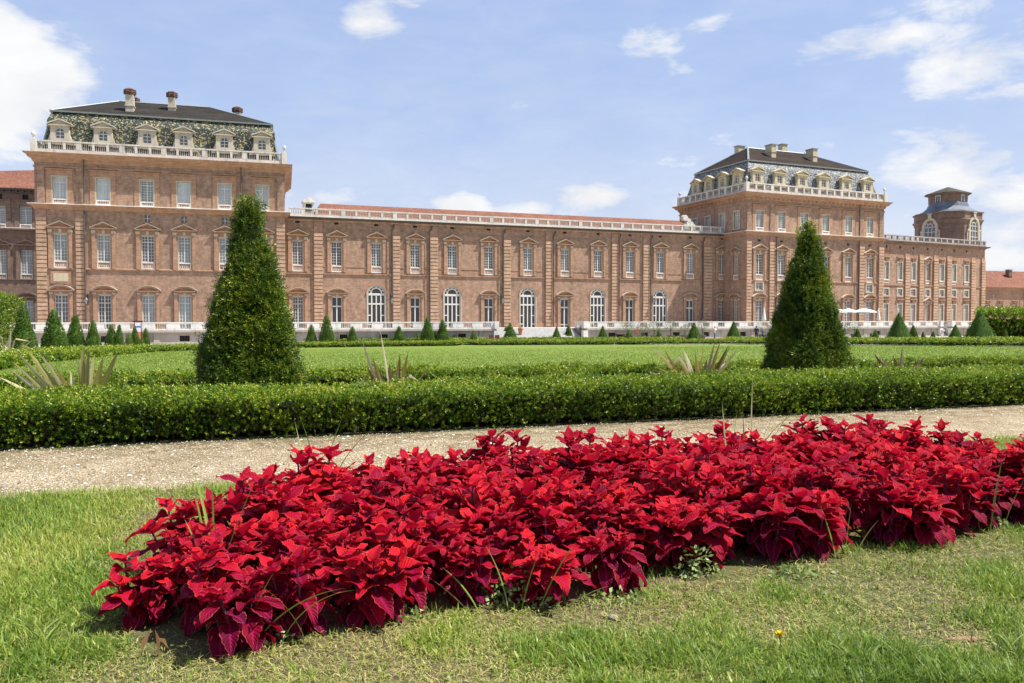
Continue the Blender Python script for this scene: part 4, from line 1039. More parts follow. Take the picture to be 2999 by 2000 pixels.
def big_yew(px, n_row, H, Bx, label, seed, tips, rot=2, tip=.12):
    d = ray(px, 1100); u = d.x/d.y; Y = n_row/(CT-ST*u); X = u*Y; z = gz(X, Y)
    root = empty("clipped_yew", (X, Y, z), TH+R(rot)); tag(root, label, 'topiary', 'large clipped yews behind the front hedge')
    o = link("foliage", yew_mesh(H, Bx, 20000, seed, tip=tip), root)
    b = MB(); b.tube([(0, 0, -.02), (.02, 0, .5), (0, .01, H*.8)], [.06, .05, .015], 7)
    b.build('trunk', M['bark'], root)
    rg = np.random.default_rng(seed+9); PP = []; AA = []
    for (ox, oy, z0, dx, ln) in tips:
        z0 -= .16
        for t in np.linspace(0, 1, int(ln*90)):
            PP.append((ox+dx*t*ln, oy, z0+t*ln)); AA.append((dx*.3, 0, 1))
    PP = np.array(PP)+rg.normal(0, .018, (len(PP), 3)); V, T_ = shoots(PP, np.array(AA)+rg.normal(0, .3, (len(PP), 3)), 9, .06, .036, .009, rg, .9, np.full(len(PP), .8))
    link("leading_shoot", quads_mesh("leading_shoot", V, T_, M['yew_leaf']), root)
    return root
big_yew(736, 11.45, 2.86, .655, "large clipped yew pyramid on the left with blunt leafy top", 31, [(-.05, 0, 2.65, -.1, .3), (.06, 0, 2.65, .1, .28), (0, .04, 2.72, 0, .25)], 2, .015)
big_yew(2362, 12.0, 2.90, .61, "large clipped yew pyramid on the right with two forked tips", 32, [(-.1, 0, 2.6, -.6, .32), (.02, 0, 2.6, .35, .42), (.0, 0, 2.6, 0, .3)], 9, .0)

cones = []   # px x, top y, base y, full width px, sort: p pyramid, c slim cone, r rounded pale
for r_ in """70 884.5 1031 69 c|159 901 1029 73 c|221 918 1022 57 c|272.6 933 1022 44 c|327 949 1018 40 c|350 947 1018 29 c|378 972 1017 25 r|396 953 1013 29 c|413 968 1010 19 r|427 958 1009 23 c|440 966 1008 20 c|450 967 1007 16 c
912 947 1007 34 c|957 917 1007 46 c|989 966 1001 18 c|1032 953 1004 31 c|1124 965 1000 24 c|1168 953 1002 34 c|1224 974 1001 17 r|1252 926 1002 42 c|1273 971 1001 15 r|1296 933 1001 39 c|1328 953 999 28 c|1387 966 1001 24 r|1423 960 996 25 c|1494 944 998 46 p|1482 955 996 26 c|1541 971 995 15 c|1599 974 995 14 c|1630 955 996 30 p|1665 952 995 29 c|1765 952 997 33 p|1842 965 998 26 r|1930 963 996 20 r|2032.6 942 997 42 p|2148.6 939 996.5 45 p|2511 961 990 21 c|2551 973 991 10 c|2564 964 992 19 r|2632 914 999 68 p|2674.6 951 992 27 c|2703 970 990 12 c|2732.6 969 990 14 c|2797.5 949 993 35 p|2869 907 999 84 p|2944.6 964 992 14 r|2955.6 950 990 15 r|2975 957 990 15 r""".replace('\n', '|').split('|'):
    f = r_.split(); cones.append((*[float(q) for q in f[:4]], f[4]))
CM = {}
def cone_proto(sort, v):
    key = (sort, v)
    if key not in CM:
        rg = np.random.default_rng(50+v*7+ord(sort)); n = 1500
        if sort == 'p': P, N = cone_points(n, 1, .36, rg, 8, .01)
        elif sort == 'c': P, N = cone_points(n, 1, .22, rg, 2.6, .015, .12)
        else: P, N = cone_points(n, 1, .24, rg, 2.2, .03, .6)
        P += N*((wob(P, 14, v)-.5)*.03 + rg.uniform(-.012, .006, n))[:, None]
        tint = .45+(wob(P, 22, v+3)-.5)*.5+rg.normal(0, .15, n)
        V, T_ = shoots(P, N+rg.normal(0, .4, (n, 3))+[0, 0, .3], 6, .018, .022, .012, rg, .9, tint)
        Bx = {'p': .36, 'c': .22, 'r': .24}[sort]
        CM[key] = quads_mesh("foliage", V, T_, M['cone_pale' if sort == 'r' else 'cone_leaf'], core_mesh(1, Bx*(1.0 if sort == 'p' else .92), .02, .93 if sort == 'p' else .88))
    return CM[key]
trunk_me = None
tm = MB(); tm.tube([(0, 0, -.02), (0, 0, .3)], .02, 6); trunk_me = tm.mesh('trunk', M['bark'])
small_lab = {}
NEAR = {0: "tallest slim clipped yew cone at the far left beside the tall bright hedge", 1: "broad clipped yew cone second from the left edge", 2: "clipped yew cone third from the left edge with yellowish base", 3: "shorter clipped yew cone fourth from the left edge"}
ordn = ['first', 'second', 'third', 'fourth', 'fifth', 'sixth', 'seventh', 'eighth', 'ninth', 'tenth', 'eleventh', 'twelfth', 'thirteenth', 'fourteenth', 'fifteenth', 'sixteenth', 'seventeenth', 'eighteenth', 'nineteenth', 'twentieth']
secs = [(0, 600, "left of the large left yew"), (600, 1420, "between the large left yew and the wide steps"), (1420, 1755, "before the wide steps"), (1755, 2300, "between the wide steps and the large right yew"), (2300, 3100, "right of the large right yew")]
cnt = {}
order = sorted(range(len(cones)), key=lambda i: cones[i][0]); words = {'p': 'wide yew pyramid', 'c': 'slim yew cone', 'r': 'pale rounded bush'}
for i in order:
    px, ty, by, w, so = cones[i]; G = ground_at(px, by); ht = EYE + (ray(px, ty).z/ray(px, ty).y)*G.y - G.z
    wd = w/F*G.y; Bx0 = {'p': .36*2*1.12, 'c': .22*2*1.0, 'r': .24*2}[so]; sc = wd/Bx0
    rz = TH+R(random.uniform(-4, 4)) if so == 'p' else TH
    root = empty("clipped_cone", (G.x, G.y, G.z), rz)
    o = link("foliage", cone_proto(so, i % 3), root, scale=(sc, sc, ht)); link("trunk", trunk_me, root, scale=(1, 1, 1))
    sec = next(t for a_, c_, t in secs if a_ <= px < c_); key = (so, sec); cnt[key] = cnt.get(key, 0)+1
    tag(root, NEAR[i] if i in NEAR else f"{words[so]} {sec}, {ordn[cnt[key]-1]} from left", 'topiary', 'clipped topiary cones before the palace')

# ---- New Zealand flax clumps
def flax_mat(name, a, c, e):
    m, nt = mat(name); at = nt.nodes.new('ShaderNodeAttribute'); at.attribute_name = 'tint'
    uv = nt.nodes.new('ShaderNodeUVMap'); sp = nt.nodes.new('ShaderNodeSeparateXYZ'); nt.links.new(uv.outputs[0], sp.inputs[0])
    r = ramp(nt, [(0, a), (.5, c), (1, e)]); nt.links.new(at.outputs['Fac'], r.inputs[0])
    w = ramp(nt, [(.0, (1.3, 1.25, 1.0)), (.22, (.75, .72, .7)), (.5, (1.1,)*3), (.78, (.75, .72, .7)), (1, (1.35, 1.3, 1.05))]); nt.links.new(sp.outputs[0], w.inputs[0])
    p, o = finish(nt, mix(nt, r.outputs[0], w.outputs[0], 1, 'MULTIPLY'), .4, .5)
    t = nt.nodes.new('ShaderNodeBsdfTranslucent'); nt.links.new(r.outputs[0], t.inputs[0]); mx = nt.nodes.new('ShaderNodeMixShader'); mx.inputs[0].default_value = .22
    nt.links.new(p.outputs[0], mx.inputs[1]); nt.links.new(t.outputs[0], mx.inputs[2]); nt.links.new(mx.outputs[0], o.inputs[0]); return m
def straps(name, items, m, parent=None, loc=(0,0,0), rz=0.0, smooth=True, WS=1.8):
    """items: base(x,y), azimuth, lean, length, width, bend, tint, kink -> tapered folded straps"""
    vs = []; fs = []; uv = []; tn = []
    for (bx0, by0, az, lean, ln, wd, bend, ti, kink) in items:
        S = 9; p = Vector((bx0, by0, 0)); ang = lean; b0 = len(vs)
        side = Vector((-math.sin(az), math.cos(az), 0))
        tw = random.choice((-1, 1))*random.uniform(.75, 1.5)
        for i in range(S+1):
            t = i/S; w = WS*wd*(.55+.45*math.sin(min(1, t*2.2)*math.pi/2))*(1-t**3)*(.98 if t < 1 else .05)
            d = Vector((math.cos(az)*math.sin(ang), math.sin(az)*math.sin(ang), math.cos(ang))); nrm = d.cross(side)
            sd = side*math.cos(tw*(.75+.25*t))+nrm*math.sin(tw*(.75+.25*t)); nrm = d.cross(sd)
            vs += [p - sd*w/2, p + nrm*w*.16, p + sd*w/2]; uv += [(0, t), (.5, t), (1, t)]; tn += [ti]*3
            ang += bend/S + (kink if abs(t-.55) < .06 else 0); p = p + d*(ln/S)
        for i in range(S):
            q = b0+i*3; fs += [(q, q+1, q+4, q+3), (q+1, q+2, q+5, q+4)]
    me = bpy.data.meshes.new(name); me.from_pydata([tuple(v) for v in vs], [], fs); me.materials.append(m)
    a = me.attributes.new("tint", 'FLOAT', 'POINT'); a.data.foreach_set("value", tn)
    ul = me.uv_layers.new(name="UVMap"); li = np.zeros(len(me.loops), dtype=np.int32); me.loops.foreach_get("vertex_index", li)
    ul.data.foreach_set("uv", np.array(uv, dtype=np.float32)[li].ravel())
    me.polygons.foreach_set("use_smooth", [True]*len(fs)); me.update(); return link(name, me, parent, loc, rz)
M['flax_cream'] = flax_mat("cream_striped_flax", (.20, .22, .04), (.44, .40, .13), (.72, .64, .38))
M['flax_bronze'] = flax_mat("bronze_flax", (.16, .12, .03), (.33, .25, .07), (.68, .60, .42))
M['flax_purple'] = flax_mat("purple_flax", (.07, .05, .05), (.16, .10, .07), (.42, .34, .22))
def flax(px, n_row, items, m, label, rz=0.0, py=1100):
    d = ray(px, py); u = d.x/d.y; Y = n_row/(CT-ST*u); X = u*Y
    r_ = empty("flax_plant", (X, Y, gz(X, Y)), rz); tag(r_, label, 'flax plant', 'flax plants behind the front hedge')
    straps("leaf_blades", items, M[m], r_); return r_
def fan(n, spread, ln, wd, rnd, bendr=(-.1, .5), az_j=.5, kinkp=.15, base=.10, tint=None):
    out = []
    for k in range(n):
        t = -1+2*(k+.5)/n + rnd.uniform(-.1, .1); az = (0 if t > 0 else math.pi)+rnd.uniform(-az_j, az_j)
        out.append((t*base+rnd.uniform(-.03, .03), rnd.uniform(-.06, .06), az, abs(t)*spread+rnd.uniform(-.06, .08), ln*rnd.uniform(.62, 1.05), wd*rnd.uniform(.7, 1.15), rnd.uniform(*bendr), tint if tint is not None else rnd.choice([.1, .3, .5, .7, 1.0]), rnd.uniform(1.2, 2.0) if rnd.random() < kinkp else 0))
    return out
rn = random.Random(3)
pi_ = math.pi
L1 = [(-.05, 0, pi_, .72, 1.08, .05, .0, .8, 0), (-.03, .02, pi_, .62, 1.0, .05, .03, .35, 0), (-.02, 0, pi_-.1, .66, 1.0, .055, .02, 1.0, 0), (.0, .03, pi_, .56, .95, .055, .0, .85, 0), (.02, 0, pi_+.1, .52, .86, .05, .0, 1.0, 0), (-.08, 0, pi_, .80, 1.0, .04, .05, .5, 0), (-.1, 0, pi_, .88, .95, .04, .05, .9, 0), (-.1, -.03, pi_, 1.0, 1.0, .035, .12, .8, 0), (.03, 0, pi_, .44, .72, .05, .05, .4, 0)]
flax(228, 10.9, L1, 'flax_cream', "cream striped flax with blades leaning left, behind the hedge at left")
L2 = [(0, 0, 0, .02, .90, .06, .0, .35, 0), (.02, 0, 0, .07, .85, .065, .02, .25, 0), (-.02, 0, pi_, .02, .75, .05, .0, .7, 0), (.03, .02, 0, .1, .80, .04, .1, .8, 0), (.05, 0, 0, .26, .78, .055, .02, .3, 0), (.06, 0, 0, .42, .92, .05, .02, .25, 0), (.05, 0, 0, .33, .58, .045, .0, .5, 0), (-.05, 0, pi_, .14, .58, .045, .02, .95, 0), (-.06, .02, pi_, .20, .52, .035, .02, 1.0, 0), (.07, 0, 0, .58, .62, .04, .1, .2, 0)]
flax(240, 10.5, L2, 'flax_cream', "upright olive flax beside the leaning cream one, behind the hedge at left")
L3 = [(-.10, 0, math.pi, .42, .62, .05, .0, .35, 0), (-.08, 0, math.pi, .42, .95, .03, -.15, .9, 0), (-.05, 0, math.pi, .30, .70, .055, .05, .25, 0), (-.12, 0, math.pi, .55, .7, .05, .0, .6, 1.9), (-.02, 0, math.pi, .04, .60, .055, 0, .45, 0), (.0, .02, 0, .02, .5, .05, 0, .15, 0), (.03, 0, 0, .10, .72, .05, .0, .3, 0), (-.0, 0, math.pi, .16, 1.05, .022, .0, 1.0, 0), (.06, 0, 0, .2, .75, .05, .0, .25, 0), (.08, .02, 0, .3, .66, .04, .1, .8, 1.8), (.1, 0, 0, .36, .6, .05, .0, .4, 1.9), (.1, 0, 0, .6, .72, .02, .1, .3, 0), (.02, .0, 0, .12, .5, .045, .0, 1.0, 0), (.05, -.02, 0, .05, .55, .04, .0, .95, 1.7), (-.14, 0, math.pi, .62, .5, .04, .1, .9, 0)]
flax(1150, 10.8, L3, 'flax_bronze', "brown flax with a few bleached white blades, left of centre")
L4 = fan(42, 1.3, .92, .05, rn, (-.1, .5), .5, .25, .2)
flax(2050, 11.0, L4, 'flax_bronze', "bronze flax with drooping blades just left of the right yew")
L5 = fan(24, 1.25, .74, .05, rn, (-.1, .3), .5, .08, .14)
flax(2640, 11.3, L5, 'flax_purple', "small purple flax with one dark upright blade, right of the right yew")
G = ground_at(18, 1062); r_ = empty("flax_plant", tuple(G)); tag(r_, "straw coloured flax at the left edge below the tall hedge", 'flax plant', 'flax plants behind the front hedge')
straps("leaf_blades", [tuple(q) for q in fan(16, 1.1, 1.5, .09, rn, (0, .6), .5, .3, .2)], M['flax_cream'], r_)

# ================================================================== COLEUS BED
def coleus_mat():
    m, nt = mat("coleus_leaf"); uv = nt.nodes.new('ShaderNodeUVMap'); sp = nt.nodes.new('ShaderNodeSeparateXYZ'); nt.links.new(uv.outputs[0], sp.inputs[0])
    at = nt.nodes.new('ShaderNodeAttribute'); at.attribute_name = 'tint'; oi = nt.nodes.new('ShaderNodeObjectInfo'); geo = nt.nodes.new('ShaderNodeNewGeometry')
    def mth(op, a, b=None, v=None):
        n = nt.nodes.new('ShaderNodeMath'); n.operation = op; n.use_clamp = False
        nt.links.new(a, n.inputs[0])
        if b is not None: nt.links.new(b, n.inputs[1])
        if v is not None: n.inputs[1].default_value = v
        return n.outputs[0]
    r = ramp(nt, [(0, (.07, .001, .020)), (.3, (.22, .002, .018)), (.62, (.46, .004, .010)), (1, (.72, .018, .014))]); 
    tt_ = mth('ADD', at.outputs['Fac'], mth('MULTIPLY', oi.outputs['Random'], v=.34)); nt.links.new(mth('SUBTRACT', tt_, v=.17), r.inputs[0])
    ax = mth('ABSOLUTE', mth('SUBTRACT', sp.outputs[0], v=.5)); ax2 = mth('MULTIPLY', ax, v=2.0)    # 0 midrib .. 1 edge
    # side veins sweep forward from the midrib
    ph = mth('SUBTRACT', sp.outputs[1], mth('MULTIPLY', ax2, v=.22)); sn = mth('SINE', mth('MULTIPLY', ph, v=62.0)); vein = ramp(nt, [(.0, (0,)*3), (.55, (0,)*3), (1, (1,)*3)])
    nt.links.new(mth('ADD', mth('MULTIPLY', sn, v=.5), v=.5), vein.inputs[0])
    c = mix(nt, r.outputs[0], (.26, .003, .04), mix(nt, (0,0,0), vein.outputs[0], .28))
    mid = ramp(nt, [(0, (1,)*3), (.07, (.8,)*3), (.16, (0,)*3)]); nt.links.new(ax2, mid.inputs[0]); c = mix(nt, c, (.34, .008, .07), mid.outputs[0])
    nz = noise(nt, gcoord(nt), 14, 3); r5 = ramp(nt, [(.35, (.85, .7, 1.1)), (.65, (1.1,)*3)]); nt.links.new(nz.outputs[0], r5.inputs[0]); c = mix(nt, c, r5.outputs[0], 1, 'MULTIPLY')
    ed = ramp(nt, [(.88, (0,)*3), (.99, (.75,)*3)]); nt.links.new(ax2, ed.inputs[0]); c = mix(nt, c, (.58, .10, .09), ed.outputs[0])
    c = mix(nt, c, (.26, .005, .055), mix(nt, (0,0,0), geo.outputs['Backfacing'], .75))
    p, o = finish(nt, c, .6, .09, sn, .35, .004)
    t = nt.nodes.new('ShaderNodeBsdfTranslucent'); nt.links.new(mix(nt, c, (.85, .01, .02), .55), t.inputs[0])
    mx = nt.nodes.new('ShaderNodeMixShader'); mx.inputs[0].default_value = .24
    nt.links.new(p.outputs[0], mx.inputs[1]); nt.links.new(t.outputs[0], mx.inputs[2]); nt.links.new(mx.outputs[0], o.inputs[0]); return m
M['coleus'] = coleus_mat(); M['coleus_stem'] = plain("coleus_stem", (.12, .03, .07), .6, .3)
def coleus_plant(seed, H=.36, spread=.16, nst=6):
    rn = random.Random(seed); vs = []; fs = []; uv = []; tn = []; st = MB()
    def leaf(base, d, up, ln, wd, ti, droop, curl):
        S = 12; b0 = len(vs); side = d.cross(up).normalized(); p = base.copy(); dd = d.normalized(); ang = 0; wav = rn.uniform(0, 6)
        for i in range(S+1):
            t = i/S; w = wd*.5*(math.sin(math.pi*min(1, t**.66))**.85)*(1.06-.3*t); 
            if i == 0: w = wd*.03
            if i == S: w = wd*.012
            ser = 1+(.09 if i % 2 else -.06) if 0 < i < S else 1
            n_ = side.cross(dd).normalized(); wv = math.sin(t*9+wav)*wd*.09
            vs.append(p - side*w*ser + n_*(w*curl+wv)); vs.append(p - side*w*.5 + n_*(w*curl*.35+wd*.025)); vs.append(p.copy()); vs.append(p + side*w*.5 + n_*(w*curl*.35+wd*.025)); vs.append(p + side*w*ser + n_*(w*curl-wv))
            for q in (0, .25, .5, .75, 1): uv.append((q, t)); tn.append(ti)
            dd = (Matrix.Rotation(-droop/S*(.5+t), 3, side) @ dd).normalized(); p = p + dd*(ln/S)
        for i in range(S):
            for q in range(4): a = b0+i*5+q; fs.append((a, a+1, a+6, a+5))
    for s in range(nst):
        az = s*6.283/nst+rn.uniform(-.5, .5); out = spread*rn.uniform(.25, 1.0) if s else .02; h = H*rn.uniform(.72, 1.12)*(1-.25*out/spread)
        top = Vector((math.cos(az)*out, math.sin(az)*out, h)); a0 = Vector((math.cos(az)*.02, math.sin(az)*.02, -.01)); md = Vector((math.cos(az)*out*.75, math.sin(az)*out*.75, h*.45))
        st.tube([a0, md, top], [.009, .007, .004], 5); nw = rn.randint(6, 7); ph = rn.uniform(0, 3.14)
        for w in range(nw):
            t = 1-(w/nw)**1.25*.88; p = a0*(1-t)**2 + md*2*t*(1-t) + top*t*t if t < .999 else top
            ax = (top-md).normalized(); sz = (.62, .92, 1.12, 1.15, 1.05, .95, .85)[min(w, 6)]
            for q in (0, 1):
                aa = ph + w*1.5708+.25*w + q*math.pi+rn.uniform(-.2, .2); el = .80-.34*w + rn.uniform(-.3, .3); el = max(el, -.6)
                d = Vector((math.cos(aa)*math.cos(el), math.sin(aa)*math.cos(el), math.sin(el))) + ax*.1
                leaf(p, d, Vector((0, 0, 1)), .118*sz*rn.uniform(.6, 1.35), .086*sz*rn.uniform(.75, 1.15), min(1, max(0, .64-.115*w+rn.uniform(-.18, .18))), rn.uniform(.2, 1.3), rn.uniform(-.1, .7))  # tint falls whorl by whorl, putting inner shade into the leaf colour
    me = bpy.data.meshes.new("leaves"); me.from_pydata([tuple(v) for v in vs], [], fs); me.materials.append(M['coleus'])
    a = me.attributes.new("tint", 'FLOAT', 'POINT'); a.data.foreach_set("value", tn)
    ul = me.uv_layers.new(name="UVMap"); li = np.zeros(len(me.loops), dtype=np.int32); me.loops.foreach_get("vertex_index", li)
    ul.data.foreach_set("uv", np.array(uv, dtype=np.float32)[li].ravel()); me.polygons.foreach_set("use_smooth", [True]*len(fs)); me.update()
    return me, st.mesh("stem", M['coleus_stem'])
CP = [coleus_plant(100+i, H=.32+.025*(i % 3), nst=7+i % 2) for i in range(9)]
bed = [(-1.32, 2.80), (-1.0, 2.76), (-.75, 2.95), (-.3, 3.2), (.15, 3.3), (.75, 3.55), (1.15, 3.75), (1.6, 4.05), (2.2, 4.2), (2.75, 4.45), (3.45, 4.8), (3.75, 5.1), (3.5, 5.6), (3.25, 6.05), (2.95, 6.45), (2.2, 6.2), (1.3, 5.85), (.4, 5.45), (-.5, 5.1), (-1.1, 4.9), (-1.5, 4.5), (-1.62, 3.95), (-1.62, 3.75), (-1.46, 3.35), (-1.46, 3.0)]
def inside(x, y, poly):
    c = False
    for i in range(len(poly)):
        (x1, y1), (x2, y2) = poly[i], poly[i-1]
        if (y1 > y) != (y2 > y) and x < (x2-x1)*(y-y1)/(y2-y1)+x1: c = not c
    return c
rn = random.Random(5); spots = []
yy = 2.6; k = 0
while yy < 7.0:
    xx = -2.2+(k % 2)*.13
    while xx < 4.6:
        x, y = xx+rn.uniform(-.06, .06), yy+rn.uniform(-.06, .06)
        if inside(x, y, bed): spots.append((x, y))
        xx += .27
    yy += .235; k += 1
if len(spots) > 290: spots = spots[:290]
cp0 = None
for i, (x, y) in enumerate(spots):
    o = empty("coleus_plant", (x, y, 0), rn.uniform(0, 6.28)); s = rn.uniform(.86, 1.18)*(1.0 if y > 3.6 else .9); o.scale = (s, s, s*rn.uniform(.9, 1.15))
    o.rotation_euler = (rn.uniform(-.12, .12), rn.uniform(-.12, .12), rn.uniform(0, 6.28))
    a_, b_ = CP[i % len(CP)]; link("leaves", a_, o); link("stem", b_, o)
    tag(o, "crimson coleus plant with toothed pointed leaves growing in the red flower bed", 'coleus plant', 'red coleus plants in the flower bed')
print("coleus", len(spots))
# ================================================================== GRASS, WEEDS, PEBBLES
M['grass'] = leaf_mat("grass_blade", [(0, (.04, .085, .010)), (.3, (.125, .225, .018)), (.55, (.28, .37, .045)), (.75, (.42, .40, .10)), (1, (.60, .50, .24))], .3, .5, .35, (.4, .5, .08))
def blades(P, az, lean, L, W, rg, segs=2):
    """bent tapering blades as two quads each"""
    n = len(P); h = np.stack([np.cos(az)*np.sin(lean), np.sin(az)*np.sin(lean), np.cos(lean)], 1); S = np.stack([-np.sin(az+rg.normal(0, .6, n)), np.cos(az), np.zeros(n)], 1); S = unit(S)
    l2 = lean+rg.uniform(.15, .9, n); h2 = np.stack([np.cos(az)*np.sin(l2), np.sin(az)*np.sin(l2), np.cos(l2)], 1)
    L = L[:, None]; W = W[:, None]; a = P; b_ = P+h*L*.55; c = b_+h2*L*.45
    V = np.empty((n, 2, 4, 3)); V[:, 0, 0] = a-S*W*.4; V[:, 0, 1] = a+S*W*.4; V[:, 0, 2] = b_+S*W*.5; V[:, 0, 3] = b_-S*W*.5
    V[:, 1, 0] = b_-S*W*.5; V[:, 1, 1] = b_+S*W*.5; V[:, 1, 2] = c+S*W*.06; V[:, 1, 3] = c-S*W*.06
    return V.reshape(-1, 4, 3)
rg = np.random.default_rng(77)
n = 430000
Y = 2.5*(8.3/2.5)**rg.uniform(0, 1, n)**1.05; X = rg.uniform(-.72, .72, n)*Y
N_ = -X*ST+Y*CT; P3 = np.stack([X, Y, np.zeros(n)], 1)
lush = .44+(X > 0)*.10+(wob(P3, 1.7, 1)-.5)*1.1+(wob(P3, 5.5, 2)-.5)*1.1+(wob(P3, 16, 12)-.5)*.5
left = np.clip((-X-.45*Y+ -.1)/.9, -.6, .6)*np.clip((Y-2.9)/1.3, .05, 1)+np.clip((Y-3.7)*.3, -.3, .25)*(X < 0); lush += left*.6
bedp = [np.array(q) for q in bed]; 
def dist_bed(X, Y):
    d = np.full(len(X), 9.0)
    for i in range(len(bedp)):
        a, c = bedp[i-1], bedp[i]; e = c-a; t = np.clip(((X-a[0])*e[0]+(Y-a[1])*e[1])/(e@e), 0, 1); d = np.minimum(d, np.hypot(X-a[0]-e[0]*t, Y-a[1]-e[1]*t))
    return d
ins = np.zeros(n, bool)
for i in range(len(bedp)):
    (x1, y1), (x2, y2) = bedp[i], bedp[i-1]; cr = ((y1 > Y) != (y2 > Y)); ins ^= cr & (X < (x2-x1)*(Y-y1)/(y2-y1+1e-12)+x1)
db = dist_bed(X, Y); lush -= np.clip(1-db/.42, 0, 1)*.42
bare = np.exp(-(((X-1.55)/.28)**2+((Y-2.9)/.16)**2))+np.exp(-(((X+1.05)/.35)**2+((Y-2.7)/.14)**2))*.8+np.exp(-(((X-.35)/.5)**2+((Y-2.62)/.1)**2))*.5; lush -= bare*.8; lush += np.where((X > .2) & (Y < 3.6+.45*X), .34, 0)+ (wob(P3, 9, 8)-.5)*.5
keep = (N_ < 6.03+rg.normal(0, .05, n)) & (~ins | (rg.uniform(size=n) < .12)) & (rg.uniform(size=n) < np.clip(.32+lush*1.1, .26, 1))
X, Y, lush, P3 = X[keep], Y[keep], lush[keep], P3[keep]; n = len(X)
dead = rg.uniform(size=n) < np.clip(.72-lush*1.0, .08, .7)
L = np.where(dead, rg.uniform(.018, .05, n), rg.uniform(.028, .075, n)*(.75+.6*np.clip(lush, 0, 1))); W = rg.uniform(.0018, .0042, n)*(1+(rg.uniform(size=n) < .10)*1.5)
lean = np.where(dead, rg.uniform(1.1, 1.6, n), np.abs(rg.normal(.6, .42, n))); az = rg.uniform(0, 6.28, n)
W = np.where(dead, W*.6, W); P3[:, 2] = np.where(dead, rg.uniform(.002, .02, n), -.003)
V = blades(P3, az, lean, L, W, rg); tint = np.where(dead, rg.uniform(.68, 1, n), np.clip(.34+rg.normal(0, .15, n)+(wob(P3, 3, 4)-.5)*.6+(X > -1)*.06, 0, .75))
nb = 14000; ii = rg.integers(0, n, nb*3); ii = ii[(lush[ii] > .45) & (Y[ii] < 5.5)][:nb]; PB_ = P3[ii]+rg.normal(0, .01, (len(ii), 3))*[1, 1, 0]; PB_[:, 2] = rg.uniform(.004, .02, len(ii))
VB = leaves(PB_, rg.normal(size=(len(ii), 3))*[1, 1, .25]+[0, 0, .2], rg.uniform(.012, .032, len(ii)), rg.uniform(.006, .014, len(ii)), rg, mid=.55); V = np.concatenate([V, VB]); TT_ = np.concatenate([np.repeat(tint, 2), np.clip(rg.normal(.42, .14, len(ii)), .1, .66)])
o = link("grass", quads_mesh("grass", V, TT_, M['grass'])); tag(o, "patchy mown grass and dry clippings around the red flower bed", 'grass', None, 'stuff')
print("grass", n)
# lawn nap: short wide blades on the nearer part of the big lawn
n = 140000; a = rg.uniform(0, 1, n); Y = 14*(60/14)**(a**.9); X = rg.uniform(-.7, .7, n)*Y; N_ = -X*ST+Y*CT
lp = np.array([[p.x, p.y] for p in lawn_far]); ux = X/Y; lu = lp[:, 0]/lp[:, 1]; farY = np.interp(ux, lu, lp[:, 1])
k_ = (N_ > 13.9) & (Y < farY); X, Y = X[k_], Y[k_]; n = len(X); P3 = np.stack([X, Y, -DROP*np.clip((-X*ST+Y*CT-N0)/(N1-N0), 0, 1)+.01], 1)
V = blades(P3, rg.uniform(0, 6.28, n), np.abs(rg.normal(.5, .3, n)), rg.uniform(.04, .08, n), rg.uniform(.008, .02, n)*np.clip(Y/18, 1, 2.5), rg)
M['lawn_blade'] = leaf_mat("lawn_blade", [(0, (.085, .15, .012)), (.5, (.155, .235, .022)), (.9, (.28, .34, .06)), (1, (.55, .55, .25))], .3, .5, .3, (.4, .55, .08))
o = link("lawn_grass", quads_mesh("lawn_grass", V, np.repeat(np.clip(rg.normal(.5, .22, n), 0, 1), 2), M['lawn_blade'])); tag(o, "short bright green grass of the big lawn", 'grass', None, 'stuff')
# pebbles on the path and in the bare patches
n = 75000; Y = 4.4*(15/4.4)**rg.uniform(0, 1, n); X = rg.uniform(-.72, .72, n)*Y; N_ = -X*ST+Y*CT; k_ = (N_ > 5.95) & (N_ < 8.4); X, Y = X[k_], Y[k_]; n = len(X)
r_ = rg.uniform(.003, .009, n)*(1+(rg.uniform(size=n) < .03)*1.3)
C3 = np.stack([X, Y, r_*.25+.004], 1); ov = np.array([[1,0,0],[0,1,0],[-1,0,0],[0,-1,0],[0,0,1]], float); an = rg.uniform(0, 6.28, n)
vv = ov[None]*np.stack([r_*rg.uniform(.8, 1.3, n), r_*rg.uniform(.6, 1, n), r_*.6], 1)[:, None]
x_ = vv[..., 0]*np.cos(an)[:, None]-vv[..., 1]*np.sin(an)[:, None]; y_ = vv[..., 0]*np.sin(an)[:, None]+vv[..., 1]*np.cos(an)[:, None]
vv = np.stack([x_, y_, vv[..., 2]], -1)+C3[:, None]
me = bpy.data.meshes.new("path_pebbles"); co = vv.reshape(-1, 3); tri = np.array([[0,1,4],[1,2,4],[2,3,4],[3,0,4]]); fi = (np.arange(n)[:, None, None]*5+tri[None]).ravel().astype(np.int32)
me.vertices.add(len(co)); me.vertices.foreach_set("co", co.astype(np.float32).ravel()); me.loops.add(len(fi)); me.loops.foreach_set("vertex_index", fi); me.polygons.add(len(fi)//3); me.polygons.foreach_set("loop_start", np.arange(len(fi)//3, dtype=np.int32)*3)
a = me.attributes.new("tint", 'FLOAT', 'POINT'); a.data.foreach_set("value", np.repeat(rg.uniform(0, 1, n), 5).astype(np.float32))
m, nt = mat("pebble"); at = nt.nodes.new('ShaderNodeAttribute'); at.attribute_name = 'tint'; rr = ramp(nt, [(0, (.16, .12, .07)), (.4, (.34, .28, .20)), (.8, (.50, .44, .35)), (1, (.74, .71, .65))]); nt.links.new(at.outputs['Fac'], rr.inputs[0]); finish(nt, rr.outputs[0], .85, .2); M['pebble'] = m
me.materials.append(m); me.update(calc_edges=True); tag(link("path_pebbles", me), "small pale pebbles of the gravel path", 'gravel', None, 'stuff')
